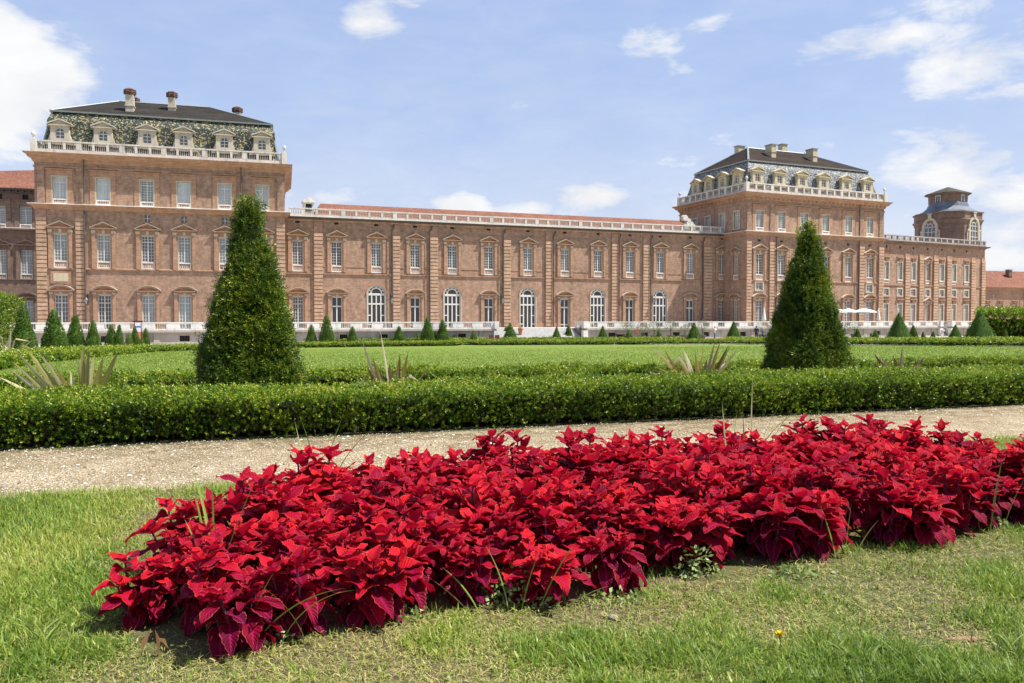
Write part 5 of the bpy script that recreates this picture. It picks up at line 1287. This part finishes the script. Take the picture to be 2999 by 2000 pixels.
# low leafy weeds under the front of the bed
M['weed'] = leaf_mat("weed_leaf", [(0, (.07, .14, .02)), (.5, (.24, .34, .08)), (1, (.58, .62, .34))], .25, .5, .4, (.4, .5, .15))
def weed(x, y, r, n, label, seed, ht=.10):
    g = np.random.default_rng(seed); a = g.uniform(0, 6.28, n); q = np.sqrt(g.uniform(0, 1, n))*r; P = np.stack([q*np.cos(a), q*np.sin(a)*.7, g.uniform(.005, 1, n)*ht*(1-(q/r)**2*.7)], 1)
    V = leaves(P, g.normal(size=(n, 3))*[1, 1, .4]+[0, 0, .35], g.uniform(.014, .034, n), g.uniform(.010, .022, n), g, mid=.55)
    o = link("leafy_weed", quads_mesh("leafy_weed", V, np.clip(g.normal(.5, .25, n), 0, 1), M['weed']), None, (x, y, 0)); tag(o, label, 'weed', 'leafy weeds at the edge of the flower bed')
def gpt(px, py): p = ground_at(px, py); return p.x, p.y
for i, (px, py, r, n, ht, lb) in enumerate([(1530, 1762, .19, 420, .17, "large clump of pale leafy weeds at the middle front of the red flower bed"), (2330, 1700, .11, 170, .07, "whitish leafy weed at the right front of the red flower bed"), (760, 1880, .16, 150, .09, "dark leafy weed below the left end of the red flower bed"),
    (2040, 1690, .10, 160, .16, "upright leafy weed among the right front coleus plants"), (2880, 1545, .14, 150, .08, "leafy weed at the right end of the red flower bed"), (1180, 1815, .15, 110, .05, "low leafy weed in the shade left of the large weed clump"), (1800, 1760, .14, 120, .05, "low scattered weed right of the large weed clump")]):
    x, y = gpt(px, py); weed(x, y, r, n, lb, 200+i, ht)
# long grass stalks standing in the bed
M['stalk'] = flax_mat("grass_stalk", (.12, .22, .03), (.26, .38, .06), (.55, .60, .28))
def stalks(px, py, items, label, z=0.0):
    p = ground_at(px, py); o = empty("grass_tuft", (p.x, p.y, z)); tag(o, label, 'grass tuft', 'grass tufts growing in the flower bed'); straps("blade", items, M['stalk'], o, WS=1.15)
stalks(625, 1760, [(0, 0, 0, -.06, .46, .013, -.28, .6, 0), (-.02, .01, math.pi, .12, .36, .012, .12, .4, 0), (.03, 0, 0, .32, .42, .007, .1, .3, 0), (-.02, 0, math.pi, .36, .25, .009, .1, .5, 0), (.0, .02, math.pi, .02, .4, .008, .0, .2, 0)], "tall bent green grass blades at the left of the red flower bed", .12)
stalks(945, 1480, [(0, 0, math.pi, .25, .50, .008, .1, .5, 0), (.0, 0, 0, .15, .52, .009, .3, .4, 0), (-.06, 0, math.pi, .3, .46, .008, -.1, .8, 0), (-.05, .02, math.pi, .32, .60, .004, 1.4, .3, 0), (.05, 0, 0, .35, .5, .005, .6, .5, 0)], "grass blades standing up behind the left part of the flower bed", .1)
stalks(2195, 1410, [(0, 0, 0, .03, .74, .012, -.02, 1.0, 0), (.02, 0, 0, .22, .8, .006, .5, .5, 0), (.04, 0, 0, .42, .78, .006, .3, .5, 0), (.05, .02, 0, .1, .62, .006, 1.2, .7, 0), (-.03, 0, math.pi, .05, .5, .009, .0, .3, 0)], "tall pale grass stalk behind the right part of the flower bed", .05)
stalks(2135, 1420, [(0, 0, math.pi, .12, .56, .014, -.05, .8, 0), (.01, 0, 0, .05, .5, .01, .1, .6, 0)], "short yellow grass blade left of the tall pale stalk", .05)
stalks(1490, 1800, [(-.12, 0, math.pi, .45, .24, .006, .5, .5, 0), (.12, 0, 0, .35, .34, .006, .3, .4, 0), (0, 0, math.pi, .15, .3, .005, .4, .6, 0), (.05, 0, 0, .2, .28, .006, .2, .4, 0), (-.16, 0, math.pi, .7, .2, .007, .3, .9, 0), (.2, 0, 0, .9, .24, .006, .4, .8, 0)], "thin grass blades around the large weed clump")
stalks(740, 1900, [(0, 0, 0, .6, .42, .006, .9, .5, 0), (.1, 0, 0, .4, .38, .006, 1.2, .4, 0), (-.03, 0, 0, .2, .3, .006, .4, .6, 0), (.2, 0, math.pi, .3, .3, .006, .8, .5, 0)], "arching grass blades under the left end of the flower bed")
stalks(2900, 1560, [(0, 0, 0, .1, .42, .01, .1, .3, 0), (-.06, 0, math.pi, .1, .34, .01, .2, .2, 0), (.07, 0, 0, .25, .36, .008, .3, .5, 0), (-.2, 0, math.pi, .2, .25, .008, .3, .5, 0)], "green grass blades at the right end of the flower bed")
stalks(2475, 1650, [(0, 0, 0, .05, .3, .008, .1, .2, 0), (-.04, 0, math.pi, .2, .3, .009, .2, .3, 0), (.04, 0, 0, .3, .25, .008, .5, .7, 0)], "grass blades in the gap at the right front of the flower bed")
# taller tufts in the foreground lawn
rt = random.Random(8)
tuft_spots = [(235, 1690, 'pale'), (120, 1900, 'bright'), (2520, 1960, ''), (2650, 1945, ''), (2960, 1935, ''), (2080, 1990, '')]
tl = ["small grass tuft in the left foreground lawn", "bright grass tuft in the lower left corner", "dark grass tuft low in the right foreground lawn", "arching grass tuft left of the bare soil patch", "bright green grass tuft at the lower right corner", "grass tuft at the bottom edge right of the middle"]
for (px, py, _), lb in zip(tuft_spots, tl):
    it = [(rt.uniform(-.04, .04), rt.uniform(-.04, .04), rt.uniform(0, 6.28), rt.uniform(.1, .8), rt.uniform(.09, .17), rt.uniform(.004, .007), rt.uniform(.2, 1.1), rt.uniform(.1, .8), 0) for _ in range(34)]
    x, y = gpt(px, py); o = empty("grass_tuft", (x, y, 0)); tag(o, lb, 'grass tuft', 'grass tufts in the foreground lawn'); straps("blade", it, M['stalk'], o, WS=1.0)
# dandelion, stones, roof-tile shards, fallen leaves
x, y = gpt(2282, 1915); o = empty("dandelion", (x, y, 0)); tag(o, "single yellow dandelion flower in the foreground grass", 'flower')
b = MB(); b.tube([(0, 0, -.005), (.005, 0, .035), (0, 0, .06)], .003, 6); b.build('stem', M['stalk'], o)
g = np.random.default_rng(4); n = 60; V = leaves(np.tile([0, 0, .06], (n, 1)), np.stack([np.cos(np.arange(n)*2.4), np.sin(np.arange(n)*2.4), g.uniform(.1, 1.6, n)], 1), .022, .006, g); link('petals', quads_mesh('petals', V, g.uniform(0, 1, n), plain("yellow_petal", (.85, .66, .03), .5, .3)), o)
def rock(name, px, py, sx, sy, sz, m, label, cat, seed, grp=None):
    x, y = gpt(px, py); g = random.Random(seed); b = MB(); prof = [(.35, -.2), (.85, .1), (1, .4), (.8, .75), (.35, 1)]
    b.lathe(0, 0, prof, 9); b.v = [((vx+g.uniform(-.1, .1))*sx, (vy+g.uniform(-.1, .1))*sy, vz*sz) for vx, vy, vz in b.v]
    o = b.build(name, m, None, (x, y, 0), g.uniform(-.4, .4), True); tag(o, label, cat, grp)
M['pebble_grey'] = stone_mat("grey_pebble", (.46, .42, .36), (.36, .32, .28), (.2, .18, .15), .4, 14)
M['shard'] = stone_mat("terracotta_shard", (.33, .19, .12), (.26, .15, .09), (.16, .11, .07), .5, 16)
for i, (px, py, s, lb) in enumerate([(1795, 1815, .022, "flat grey stone in the grass before the middle of the flower bed"), (2632, 1785, .013, "small pinkish stone in the right foreground grass"), (2440, 1682, .014, "brown stone in the shade at the right front of the bed"), (186, 1845, .009, "small pale pebble in the lower left grass"), (200, 1345, .018, "pale stone on the gravel path near the hedge at left"), (135, 1392, .015, "whitish stone on the middle of the gravel path at left"), (268, 1410, .013, "white pebble on the gravel path left of the flower bed")]):
    rock("stone", px, py, s, s*.8, s*.7, M['pebble_grey'], lb, 'stone', 300+i, 'loose stones')
rock("clay_shard", 2820, 1880, .085, .016, .016, M['shard'], "long brown clay edging piece beside the bare soil patch", 'clay piece', 320)
rock("clay_shard", 2495, 1950, .05, .02, .02, M['shard'], "small brown clay piece half hidden in the foreground grass", 'clay piece', 321)
M['dry_leaf'] = leaf_mat("dry_leaf", [(0, (.22, .10, .05)), (1, (.50, .30, .16))], .3, .7, .2, (.5, .3, .1))
for i, (px, py, lb, hz) in enumerate([(455, 1925, "curled brown dry leaf under the front left coleus plants", .1), (640, 1880, "brown withered leaf hanging at the left front of the bed", .12)]):
    x, y = gpt(px, py); g = np.random.default_rng(330+i); V = leaves(np.array([[0, 0, hz], [.01, .0, hz*.7], [-.02, 0, hz*.9]]), np.array([[.2, -.2, -1.], [.8, -.3, -.6], [-.3, -.2, -1.]]), [.10, .06, .07], [.05, .035, .03], g)
    tag(link("dry_leaf", quads_mesh("dry_leaf", V, np.array([.3, .8, .5]), M['dry_leaf']), None, (x, y, 0)), lb, 'dry leaf', 'withered leaves')

# ================================================================== THINGS ON AND BEFORE THE TERRACE
M['terracotta'] = plain("terracotta_pot", (.42, .17, .09), .8, .2, .2, 0, 6)
M['umbrella'] = plain("white_canvas", (.80, .79, .75), .8, .2, .04)
M['olive'] = leaf_mat("olive_leaf", [(0, (.10, .13, .07)), (.5, (.20, .24, .13)), (1, (.34, .38, .25))], .2, .6, .3, (.3, .35, .15))
M['red'] = plain("red_sign_paint", (.65, .04, .03), .5, .4); M['maroon'] = plain("maroon_board", (.09, .022, .022), .5, .4)
M['tub'] = plain("weathered_tub", (.15, .12, .09), .8, .2, .3)
def tpos(px, off=-1.6):
    P = (PT[0]-off*-1*math.sin(AT)*-1*-1, PT[1]+off*math.cos(AT)); P = (PT[0]-off*math.sin(AT), PT[1]+off*math.cos(AT)); t = on_plane(px, 980, P, AT)[0]
    x = P[0]+t*math.cos(AT); y = P[1]+t*math.sin(AT); return x, y
def olive(px, ht, wd, pot, label, seed, off=-1.6, base=None, grp='potted olive bushes below the terrace'):
    x, y = tpos(px, off); z = gz(x, y) if base is None else base; o = empty("potted_olive", (x, y, z), AT); tag(o, label, 'potted plant', grp)
    b = MB(); b.lathe(0, 0, [(pot*.75, 0), (pot, pot*.9), (pot*1.08, pot*.92), (pot*1.08, pot*1.05), (pot*.9, pot*1.05)], 12); b.build('pot', M['tub'], o)
    b = MB(); b.tube([(0, 0, pot*.9), (.05, 0, pot+ht*.3), (-.02, .02, ht*.75)], [.05, .04, .02], 6)
    for k in range(5): a_ = k*1.3; b.tube([(0, 0, pot+ht*.25), (math.cos(a_)*wd*.25, math.sin(a_)*wd*.25, ht*.6), (math.cos(a_)*wd*.4, math.sin(a_)*wd*.4, ht*.85)], [.025, .018, .008], 5)
    b.build('trunk', M['bark'], o); g = np.random.default_rng(seed); n = 240; d = unit(g.normal(size=(n, 3))); P = d*(g.uniform(.3, 1, n)**.5)[:, None]*[wd*.5, wd*.5, ht*.32]+[0, 0, ht*.68]; P += (wob(P, 5, seed)[:, None]-.5)*.3
    V, T_ = shoots(P, d+[0, 0, .3], 4, .14, .10, .045, g, .8); link('crown', quads_mesh('crown', V, T_, M['olive']), o)
for i, (px, ht, wd, lb) in enumerate([(1838, 2.3, 1.9, "potted olive bush first right of the steps"), (1880, 1.9, 1.5, "potted olive bush before the low doorway in the terrace wall"), (1915, 2.1, 1.5, "potted olive bush between the doorway and the small pale rounded bush"), (1964, 2.4, 1.5, "tall potted olive bush right of the small pale rounded bush"), (2005, 1.8, 1.2, "thin potted olive left of a wide clipped pyramid"), (2056, 2.3, 1.3, "potted olive partly behind a wide clipped pyramid"), (2232, 2.0, 2.2, "spreading potted olive behind the person in blue"), (2502, 2.0, 1.6, "potted olive bush right of the large right yew")]):
    olive(px, ht, wd, .48, lb, 400+i)
def simple_pot(px, label, off=1.08, z=-.782):
    x, y = tpos(px, off); o = empty("tall_clay_pot", (x, y, z), AT); tag(o, label, 'clay pot', 'tall clay pots at the steps')
    b = MB(); b.lathe(0, 0, [(.15, 0), (.17, .05), (.26, .55), (.32, .72), (.32, .8), (.28, .82)], 12); b.build('pot', M['terracotta'], o)
    g = np.random.default_rng(int(px)); n = 90; P = g.normal(size=(n, 3))*[.12, .12, .10]+[0, 0, .92]; V, T_ = shoots(P, g.normal(size=(n, 3))+[0, 0, 1], 3, .12, .09, .03, g); link('foliage', quads_mesh('foliage', V, T_, M['olive']), o)
simple_pot(1524, "tall clay pot at the left of the wide steps"); simple_pot(1702, "tall clay pot at the right of the wide steps")
x, y = tpos(1817, -3.0); o = empty("black_tub", (x, y, gz(x, y))); tag(o, "low black planter tub in front of the terrace wall", 'planter'); b = MB(); b.lathe(0, 0, [(.32, 0), (.45, .5), (.56, .62), (.56, .72), (.45, .72)], 12); b.build('tub_body', M['black'], o); b = MB(); b.lathe(0, 0, [(.44, .66), (.2, .78), (.02, .8)], 10); b.build('soil', M['bark'], o)
x, y = tpos(1866, -2.2); o = empty("red_sign", (x, y, gz(x, y)), AT); tag(o, "small red sign on a thin post before the terrace wall", 'sign'); b = MB(); b.tube([(0, 0, 0), (0, 0, 1.25)], .025, 6); b.build('post', M['pipe'], o); b = MB(); b.box(-.13, .13, -.05, -.026, .85, 1.3); b.build('sign_board', M['red'], o)
for i, (px, lb) in enumerate([(1439, "left dark red board standing at the foot of the wide steps"), (1456, "right dark red board standing at the foot of the wide steps")]):
    x, y = tpos(px, -3.3); o = empty("standing_board", (x, y, gz(x, y)), AT); tag(o, lb, 'board', 'dark red boards'); b = MB(); b.box(-.26, .26, -.03, .03, .06, .75); b.build('board_panel', M['maroon'], o); b = MB(); b.box(-.22, -.16, -.12, .12, 0, .06); b.box(.16, .22, -.12, .12, 0, .06); b.build('board_feet', M['pipe'], o)
# poster on a stand at the left
x, y = tpos(404, -2.5); o = empty("poster_stand", (x, y, gz(x, y)), AT); tag(o, "poster stand with blue stripe behind the left cones", 'poster'); b = MB(); b.tube([(-.3, .03, 0), (-.3, .03, 2.3)], .03, 6); b.tube([(.3, .03, 0), (.3, .03, 2.3)], .03, 6); b.box(-.45, .45, -.02, .05, 2.2, 2.36); b.build('stand_frame', M['maroon'], o)
b = MB(); b.box(-.24, .24, -.03, -.022, .6, 1.3, 2); b.box(-.24, .24, -.03, -.022, 1.3, 1.7, 0); b.box(-.24, .24, -.03, -.022, 1.7, 1.85, 1); b.box(-.24, .24, -.03, -.022, 1.85, 2.1, 0); b.build('poster_sheet', [plain("poster_white", (.75, .76, .8)), plain("poster_blue", (.06, .10, .5)), plain("poster_orange", (.6, .2, .12))], o)
# parasols on the terrace
def parasol(px, off, open_, label, s=1.0):
    x, y = tpos(px, off); o = empty("terrace_parasol", (x, y, .0), AT); tag(o, label, 'parasol', 'white parasols on the terrace')
    b = MB(); b.tube([(0, 0, .06), (0, 0, 2.5)], .03, 6); b.build('pole', M['frame'], o)
    b = MB(); b.lathe(0, 0, [(.3, 0), (.3, .06), (.05, .1)], 10); b.build('base', M['pipe'], o)
    b = MB()
    if open_:
        R_ = 1.75*s; vs = [(0, 0, 2.62)]; nn = 8
        for (rr_, zz_) in ((R_*.5, 2.42), (R_, 2.12), (R_, 1.98)):
            for k in range(nn): a_ = 2*math.pi*(k+.5)/nn; vs.append((rr_*math.cos(a_), rr_*math.sin(a_), zz_))
        b.add(vs, [(0, 1+k, 1+(k+1)%nn) for k in range(nn)]+[(1+j*nn+k, 1+(j+1)*nn+k, 1+(j+1)*nn+(k+1)%nn, 1+j*nn+(k+1)%nn) for j in (0, 1) for k in range(nn)])
        me_ = b.build('canopy', M['umbrella'], o)
    else:
        b.lathe(0, 0, [(.22, .9), (.30, 1.0), (.2, 1.6), (.1, 2.3), (.03, 2.7)], 8); b.build('canopy', M['umbrella'], o)
parasol(2237, 2.0, False, "closed white parasol before the first tall window of the right pavilion")
parasol(2447, 1.8, True, "open white parasol partly hidden by the large right yew", .9); parasol(2484, 3.0, True, "smaller open white parasol right of the large right yew", .8); parasol(2531, 2.0, True, "widest open white parasol on the terrace near the pavilion corner", 1.0)
parasol(2572, 1.5, False, "closed white parasol to the right of the open parasols")

# ================================================================== PEOPLE
M['skin'] = plain("skin", (.55, .33, .24), .5, .35, .06); M['hair'] = plain("dark_hair", (.035, .025, .02), .6, .3)
def skinned(name, chains, m, parent, sub=2):
    """chains: lists of (point, radius); chains share their first joint when equal to an earlier joint"""
    vs = []; es = []; rs = []; idx = {}
    for ch in chains:
        prev = None
        for p, r in ch:
            k = tuple(round(q, 4) for q in p)
            if k not in idx: idx[k] = len(vs); vs.append(p); rs.append(r)
            if prev is not None and prev != idx[k]: es.append((prev, idx[k]))
            prev = idx[k]
    me = bpy.data.meshes.new(name); me.from_pydata(vs, es, []); o = bpy.data.objects.new(name, me); col.objects.link(o)
    sk = o.modifiers.new('s', 'SKIN'); sk.use_smooth_shade = True; sm = o.modifiers.new('u', 'SUBSURF'); sm.levels = sub; sm.render_levels = sub
    for i, r in enumerate(rs):
        d = me.skin_vertices[0].data[i]; d.radius = r if isinstance(r, tuple) else (r, r); d.use_root = (i == 0)
    bpy.context.view_layer.update(); dg = bpy.context.evaluated_depsgraph_get(); nm = bpy.data.meshes.new_from_object(o.evaluated_get(dg)); bpy.data.objects.remove(o)
    nm.name = name; nm.materials.clear(); nm.materials.append(m); return link(name, nm, parent)
def person(px, py, ht, face, label, top, bottom, pose, coat=False, skirt=False, hair_long=False):
    G = ground_at(px, py); o = empty("person", tuple(G), face); o.scale = (ht/1.75,)*3; tag(o, label, 'person', 'visitors standing before the terrace')
    hipw = .09; L, Rr = [], []
    pel = (0, 0, .95); ch = (0, -.01, 1.28); nk = (0, 0, 1.47); hd0 = (0, -.01, 1.56); hd1 = (0, -.02, 1.66)
    fl = [(0, 0, 0), (0, 0, 0)]; st = pose.get('stride', .0)
    lk = (hipw, -.02+st*.5, .50); la = (hipw, st, .08); lt = (hipw+.02, st-.17, .035); rk = (-hipw, -.02-st*.3, .50); ra = (-hipw, -st, .08); rtt = (-hipw-.02, -st-.17, .035)
    le, lh = pose['l']; re, rh = pose['r']; ls = (.17, 0, 1.40); rs_ = (-.17, 0, 1.40)
    def mid(a, b_, t): return tuple(a[i]*(1-t)+b_[i]*t for i in range(3))
    def hand(e, h):
        d = Vector(h)-Vector(e); d.normalize(); s = d.cross(Vector((0, 0, 1))); s = s.normalized() if s.length > .1 else Vector((1, 0, 0)); out = [[(h, .025), (tuple(Vector(h)+d*.07), .028)]]
        palm = Vector(h)+d*.07
        for k, (a_, ln) in enumerate(((-.03, .07), (-.01, .085), (.01, .08), (.03, .062))): out.append([(tuple(palm), .028), (tuple(palm+s*a_+d*ln*.5), .010), (tuple(palm+s*a_*1.2+d*ln-Vector((0, 0, .015))), .008)])
        out.append([(h, .025), (tuple(Vector(h)+s*.045+d*.05), .011), (tuple(Vector(h)+s*.055+d*.09), .009)]); return out
    skinned('body', [[(pel, (.15, .11)), ((0, 0, 1.1), (.125, .09)), (ch, (.15, .10)), ((0, 0, 1.40), (.11, .075)), (nk, .052), (hd0, (.07, .08)), ((0, -.02, 1.64), (.078, .095)), ((0, -.01, 1.715), (.05, .06))],
        [((0, 0, 1.40), (.11, .075)), (ls, .055), (le, .040), (lh, .025)], [((0, 0, 1.40), (.11, .075)), (rs_, .055), (re, .040), (rh, .025)], *hand(le, lh), *hand(re, rh),
        [(pel, (.15, .11)), ((hipw, 0, .86), .085), (lk, .055), (la, .038), (lt, .035)], [(pel, (.15, .11)), ((-hipw, 0, .86), .085), (rk, .055), (ra, .038), (rtt, .035)]], M['skin'], o)
    b = MB()                                            # face: nose, eyes, mouth, ears
    b.add([(-.014, -.105, 1.60), (.014, -.105, 1.60), (0, -.130, 1.605), (0, -.105, 1.65)], [(0, 1, 2), (0, 2, 3), (1, 3, 2)]); b.box(-.022, .022, -.108, -.100, 1.572, 1.580)
    for s in (-1, 1): b.lathe(s*.03, -.098, [(.012, 1.640), (.013, 1.648), (.004, 1.655)], 6); b.lathe(s*.082, -.01, [(.012, 1.61), (.022, 1.64), (.012, 1.67)], 6)
    b.build('face_features', M['skin'], o)
    hr = [[((0, .01, 1.70), (.088, .10)), ((0, .03, 1.66), (.088, .085)), ((0, .05, 1.58 if not hair_long else 1.5), (.06, .04))]]; skinned('hair', hr, M['hair'], o)
    e1 = mid(ls, le, .0)
    tp = [[((0, 0, .98 if not coat else .72), (.165, .125) if not coat else (.21, .15)), ((0, 0, 1.1), (.15, .11)), (ch, (.17, .12)), ((0, 0, 1.41), (.13, .09)), ((0, 0, 1.46), (.065, .06))]]
    for s_, e_, h_ in ((ls, le, lh), (rs_, re, rh)): tp.append([((0, 0, 1.41), (.13, .09)), (s_, .078), (e_, .056), (mid(e_, h_, .75 if pose.get('long', True) else .1), .045)])
    skinned('coat' if coat else 'shirt', tp, top, o)
    if skirt: b = MB(); b.lathe(0, 0, [(.17, 1.0), (.2, .85), (.25, .5), (.25, .48)], 12); b.build('skirt', bottom, o)
    else: skinned('trousers', [[((0, 0, .98), (.16, .12)), ((0, 0, .92), (.16, .12)), ((hipw, 0, .84), .10), (lk, .075), (mid(lk, la, .9), .062)], [((0, 0, .92), (.16, .12)), ((-hipw, 0, .84), .10), (rk, .075), (mid(rk, ra, .9), .062)]], bottom, o)
    skinned('shoes', [[((la[0], la[1]+.03, .04), .045), ((lt[0], lt[1], .035), .04)]], M['black'], o, 1); skinned('shoes', [[((ra[0], ra[1]+.03, .04), .045), ((rtt[0], rtt[1], .035), .04)]], M['black'], o, 1)
    return o
cw = plain("white_shirt", (.75, .74, .76), .8, .2, .05); cj = plain("blue_jeans", (.08, .15, .36), .8, .2, .1); cd = plain("dark_coat", (.03, .035, .055), .8, .2); cb = plain("blue_top", (.08, .17, .40), .8, .2, .1); ck = plain("black_trousers", (.02, .02, .025), .8, .2)
person(2093, 997.5, 1.72, R(70), "person in white shirt and blue jeans raising a camera beside the orange flowers", cw, cj, {'l': ((.24, -.16, 1.22), (.08, -.26, 1.48)), 'r': ((-.24, -.16, 1.22), (-.06, -.26, 1.46)), 'stride': .04})
person(2215, 996.5, 1.70, R(160), "person in long dark coat seen from behind left of the large right yew", cd, ck, {'l': ((.26, -.02, 1.15), (.24, -.12, .92)), 'r': ((-.26, -.02, 1.15), (-.24, -.1, .92)), 'stride': .16}, coat=True, hair_long=True)
person(2233, 996.5, 1.45, R(100), "shorter person in light blue top beside the person in dark coat", cb, ck, {'l': ((.24, -.05, 1.16), (.16, -.25, 1.2)), 'r': ((-.24, -.02, 1.15), (-.22, -.1, .92)), 'stride': .05}, hair_long=True, coat=True)

# ================================================================== SKY, SUN
SAZ, SEL = R(-6), R(60)
sd = Vector((math.cos(SAZ)*math.cos(SEL), math.sin(SAZ)*math.cos(SEL), math.sin(SEL)))
sl = bpy.data.lights.new("sun", 'SUN'); sl.energy = 5.0; sl.angle = R(.53); sl.color = (1.0, .955, .88)
so = bpy.data.objects.new("sun", sl); col.objects.link(so); so.rotation_euler = sd.to_track_quat('Z', 'Y').to_euler(); so.location = (0, 0, 60)
w = bpy.data.worlds.new("World"); scene.world = w; w.use_nodes = True; nt = w.node_tree; nt.nodes.clear()
sky = nt.nodes.new('ShaderNodeTexSky'); sky.sky_type = 'NISHITA'; sky.sun_disc = False; sky.sun_elevation = SEL; sky.sun_rotation = math.pi/2-SAZ
sky.altitude = 200; sky.air_density = 1.0; sky.dust_density = 1.4; sky.ozone_density = 1.6
bg = nt.nodes.new('ShaderNodeBackground'); bg.inputs[1].default_value = .071; out = nt.nodes.new('ShaderNodeOutputWorld')
tc_ = nt.nodes.new('ShaderNodeTexCoord'); v = tc_.outputs['Generated']
def W_(op, a, b=None, **k):
    n = nt.nodes.new('ShaderNodeMath'); n.operation = op
    for i, q in enumerate((a, b)):
        if q is None: continue
        if hasattr(q, 'links'): nt.links.new(q, n.inputs[i])
        else: n.inputs[i].default_value = q
    if k.get('clamp'): n.use_clamp = True
    return n.outputs[0]
sx = nt.nodes.new('ShaderNodeSeparateXYZ'); nt.links.new(v, sx.inputs[0])
# cloud banks by compass bearing and height, their edges broken up by noise on the dome
az_ = W_('ARCTAN2', sx.outputs[0], sx.outputs[1]); el_ = W_('ARCSINE', sx.outputs[2])
cb_ = nt.nodes.new('ShaderNodeCombineXYZ'); nt.links.new(az_, cb_.inputs[0]); nt.links.new(W_('MULTIPLY', el_, 1.7), cb_.inputs[1])
n1 = noise(nt, cb_.outputs[0], 7.5, 9, .58, .25); n2 = noise(nt, cb_.outputs[0], 3.1, 4, .5)
wisp = noise(nt, scaled(nt, cb_.outputs[0], (1, 1.9, 1)), 11, 8, .62, .4)
tot = None
def blob(px, py, wx_, wy_, amp):
    global tot
    d = ray(px, py).normalized(); A = math.atan2(d.x, d.y); E_ = math.asin(d.z); sx_ = wx_/F; sy_ = wy_/F
    q = W_('ADD', W_('POWER', W_('ABSOLUTE', W_('DIVIDE', W_('SUBTRACT', az_, A), sx_)), 2.0), W_('POWER', W_('ABSOLUTE', W_('DIVIDE', W_('SUBTRACT', el_, E_), sy_)), 2.0))
    g_ = W_('MULTIPLY', W_('POWER', 2.718, W_('MULTIPLY', q, -1.0)), amp); tot = g_ if tot is None else W_('MAXIMUM', tot, g_)
for bb in [(20, 230, 190, 150, 1.6), (-60, 120, 130, 120, 1.4), (150, 290, 120, 90, 1.1), (-150, 260, 200, 200, 1.5), (1080, 50, 120, 85, .95), (1190, 20, 90, 40, .62), (300, 190, 70, 40, .5), (1230, 395, 60, 18, .5), (1520, 310, 130, 40, .42), (1900, 130, 110, 70, .72), (1990, 200, 90, 40, .58), (2090, 70, 100, 40, .5), (2350, 190, 160, 60, .68), (2560, 120, 260, 70, .82), (2850, 180, 230, 120, .86), (2960, 260, 120, 80, .72), (2780, 30, 130, 60, .62), (1350, 605, 120, 45, 1.3), (1730, 585, 160, 60, 1.15), (1560, 620, 280, 60, .85), (1000, 575, 330, 55, .75), (2050, 600, 130, 60, .9), (2020, 470, 150, 60, .52), (2100, 420, 90, 60, .5), (2820, 480, 240, 160, .85), (2990, 620, 200, 160, .95), (2700, 380, 160, 30, .55), (2480, 425, 110, 40, .55), (2900, 760, 260, 90, .9), (2650, 620, 420, 260, .50), (500, 420, 300, 200, .12)]: blob(*bb)
dens = W_('ADD', W_('ADD', tot, W_('MULTIPLY', W_('SUBTRACT', n1.outputs[0], .5), 1.6)), W_('MULTIPLY', W_('SUBTRACT', wisp.outputs[0], .5), 1.3))
rc = ramp(nt, [(.30, (0,)*3), (.46, (.30,)*3), (.62, (.68,)*3), (.86, (1,)*3)]); nt.links.new(W_('MULTIPLY', dens, .85), rc.inputs[0])
# thin wisps, thicker towards the horizon
hz = ramp(nt, [(0, (.78,)*3), (.10, (.50,)*3), (.22, (.20,)*3), (.45, (.05,)*3)]); nt.links.new(el_, hz.inputs[0])
rw = ramp(nt, [(.40, (0,)*3), (.75, (1,)*3)]); nt.links.new(W_('ADD', W_('MULTIPLY', wisp.outputs[0], .6), W_('MULTIPLY', n2.outputs[0], .4)), rw.inputs[0])
cover = W_('MAXIMUM', rc.outputs[0], W_('ADD', W_('MULTIPLY', rw.outputs[0], .20), hz.outputs[0]), clamp=True)
sh = ramp(nt, [(.30, (6.0, 6.15, 6.5)), (.70, (7.6, 7.6, 7.6))]); nt.links.new(n1.outputs[0], sh.inputs[0])
base = mix(nt, sky.outputs[0], (3.1, 4.4, 7.5), 0.66)
skc = mix(nt, base, sh.outputs[0], cover)
nt.links.new(skc, bg.inputs[0]); nt.links.new(bg.outputs[0], out.inputs[0])
scene.view_settings.view_transform = 'Standard'; scene.view_settings.look = 'None'; scene.view_settings.exposure = .92; scene.view_settings.gamma = 1
scene.cycles.max_bounces = 6; scene.cycles.diffuse_bounces = 3; scene.cycles.glossy_bounces = 2; scene.cycles.transmission_bounces = 4
print("objects", len(bpy.data.objects), "verts", sum(len(m.vertices) for m in bpy.data.meshes))
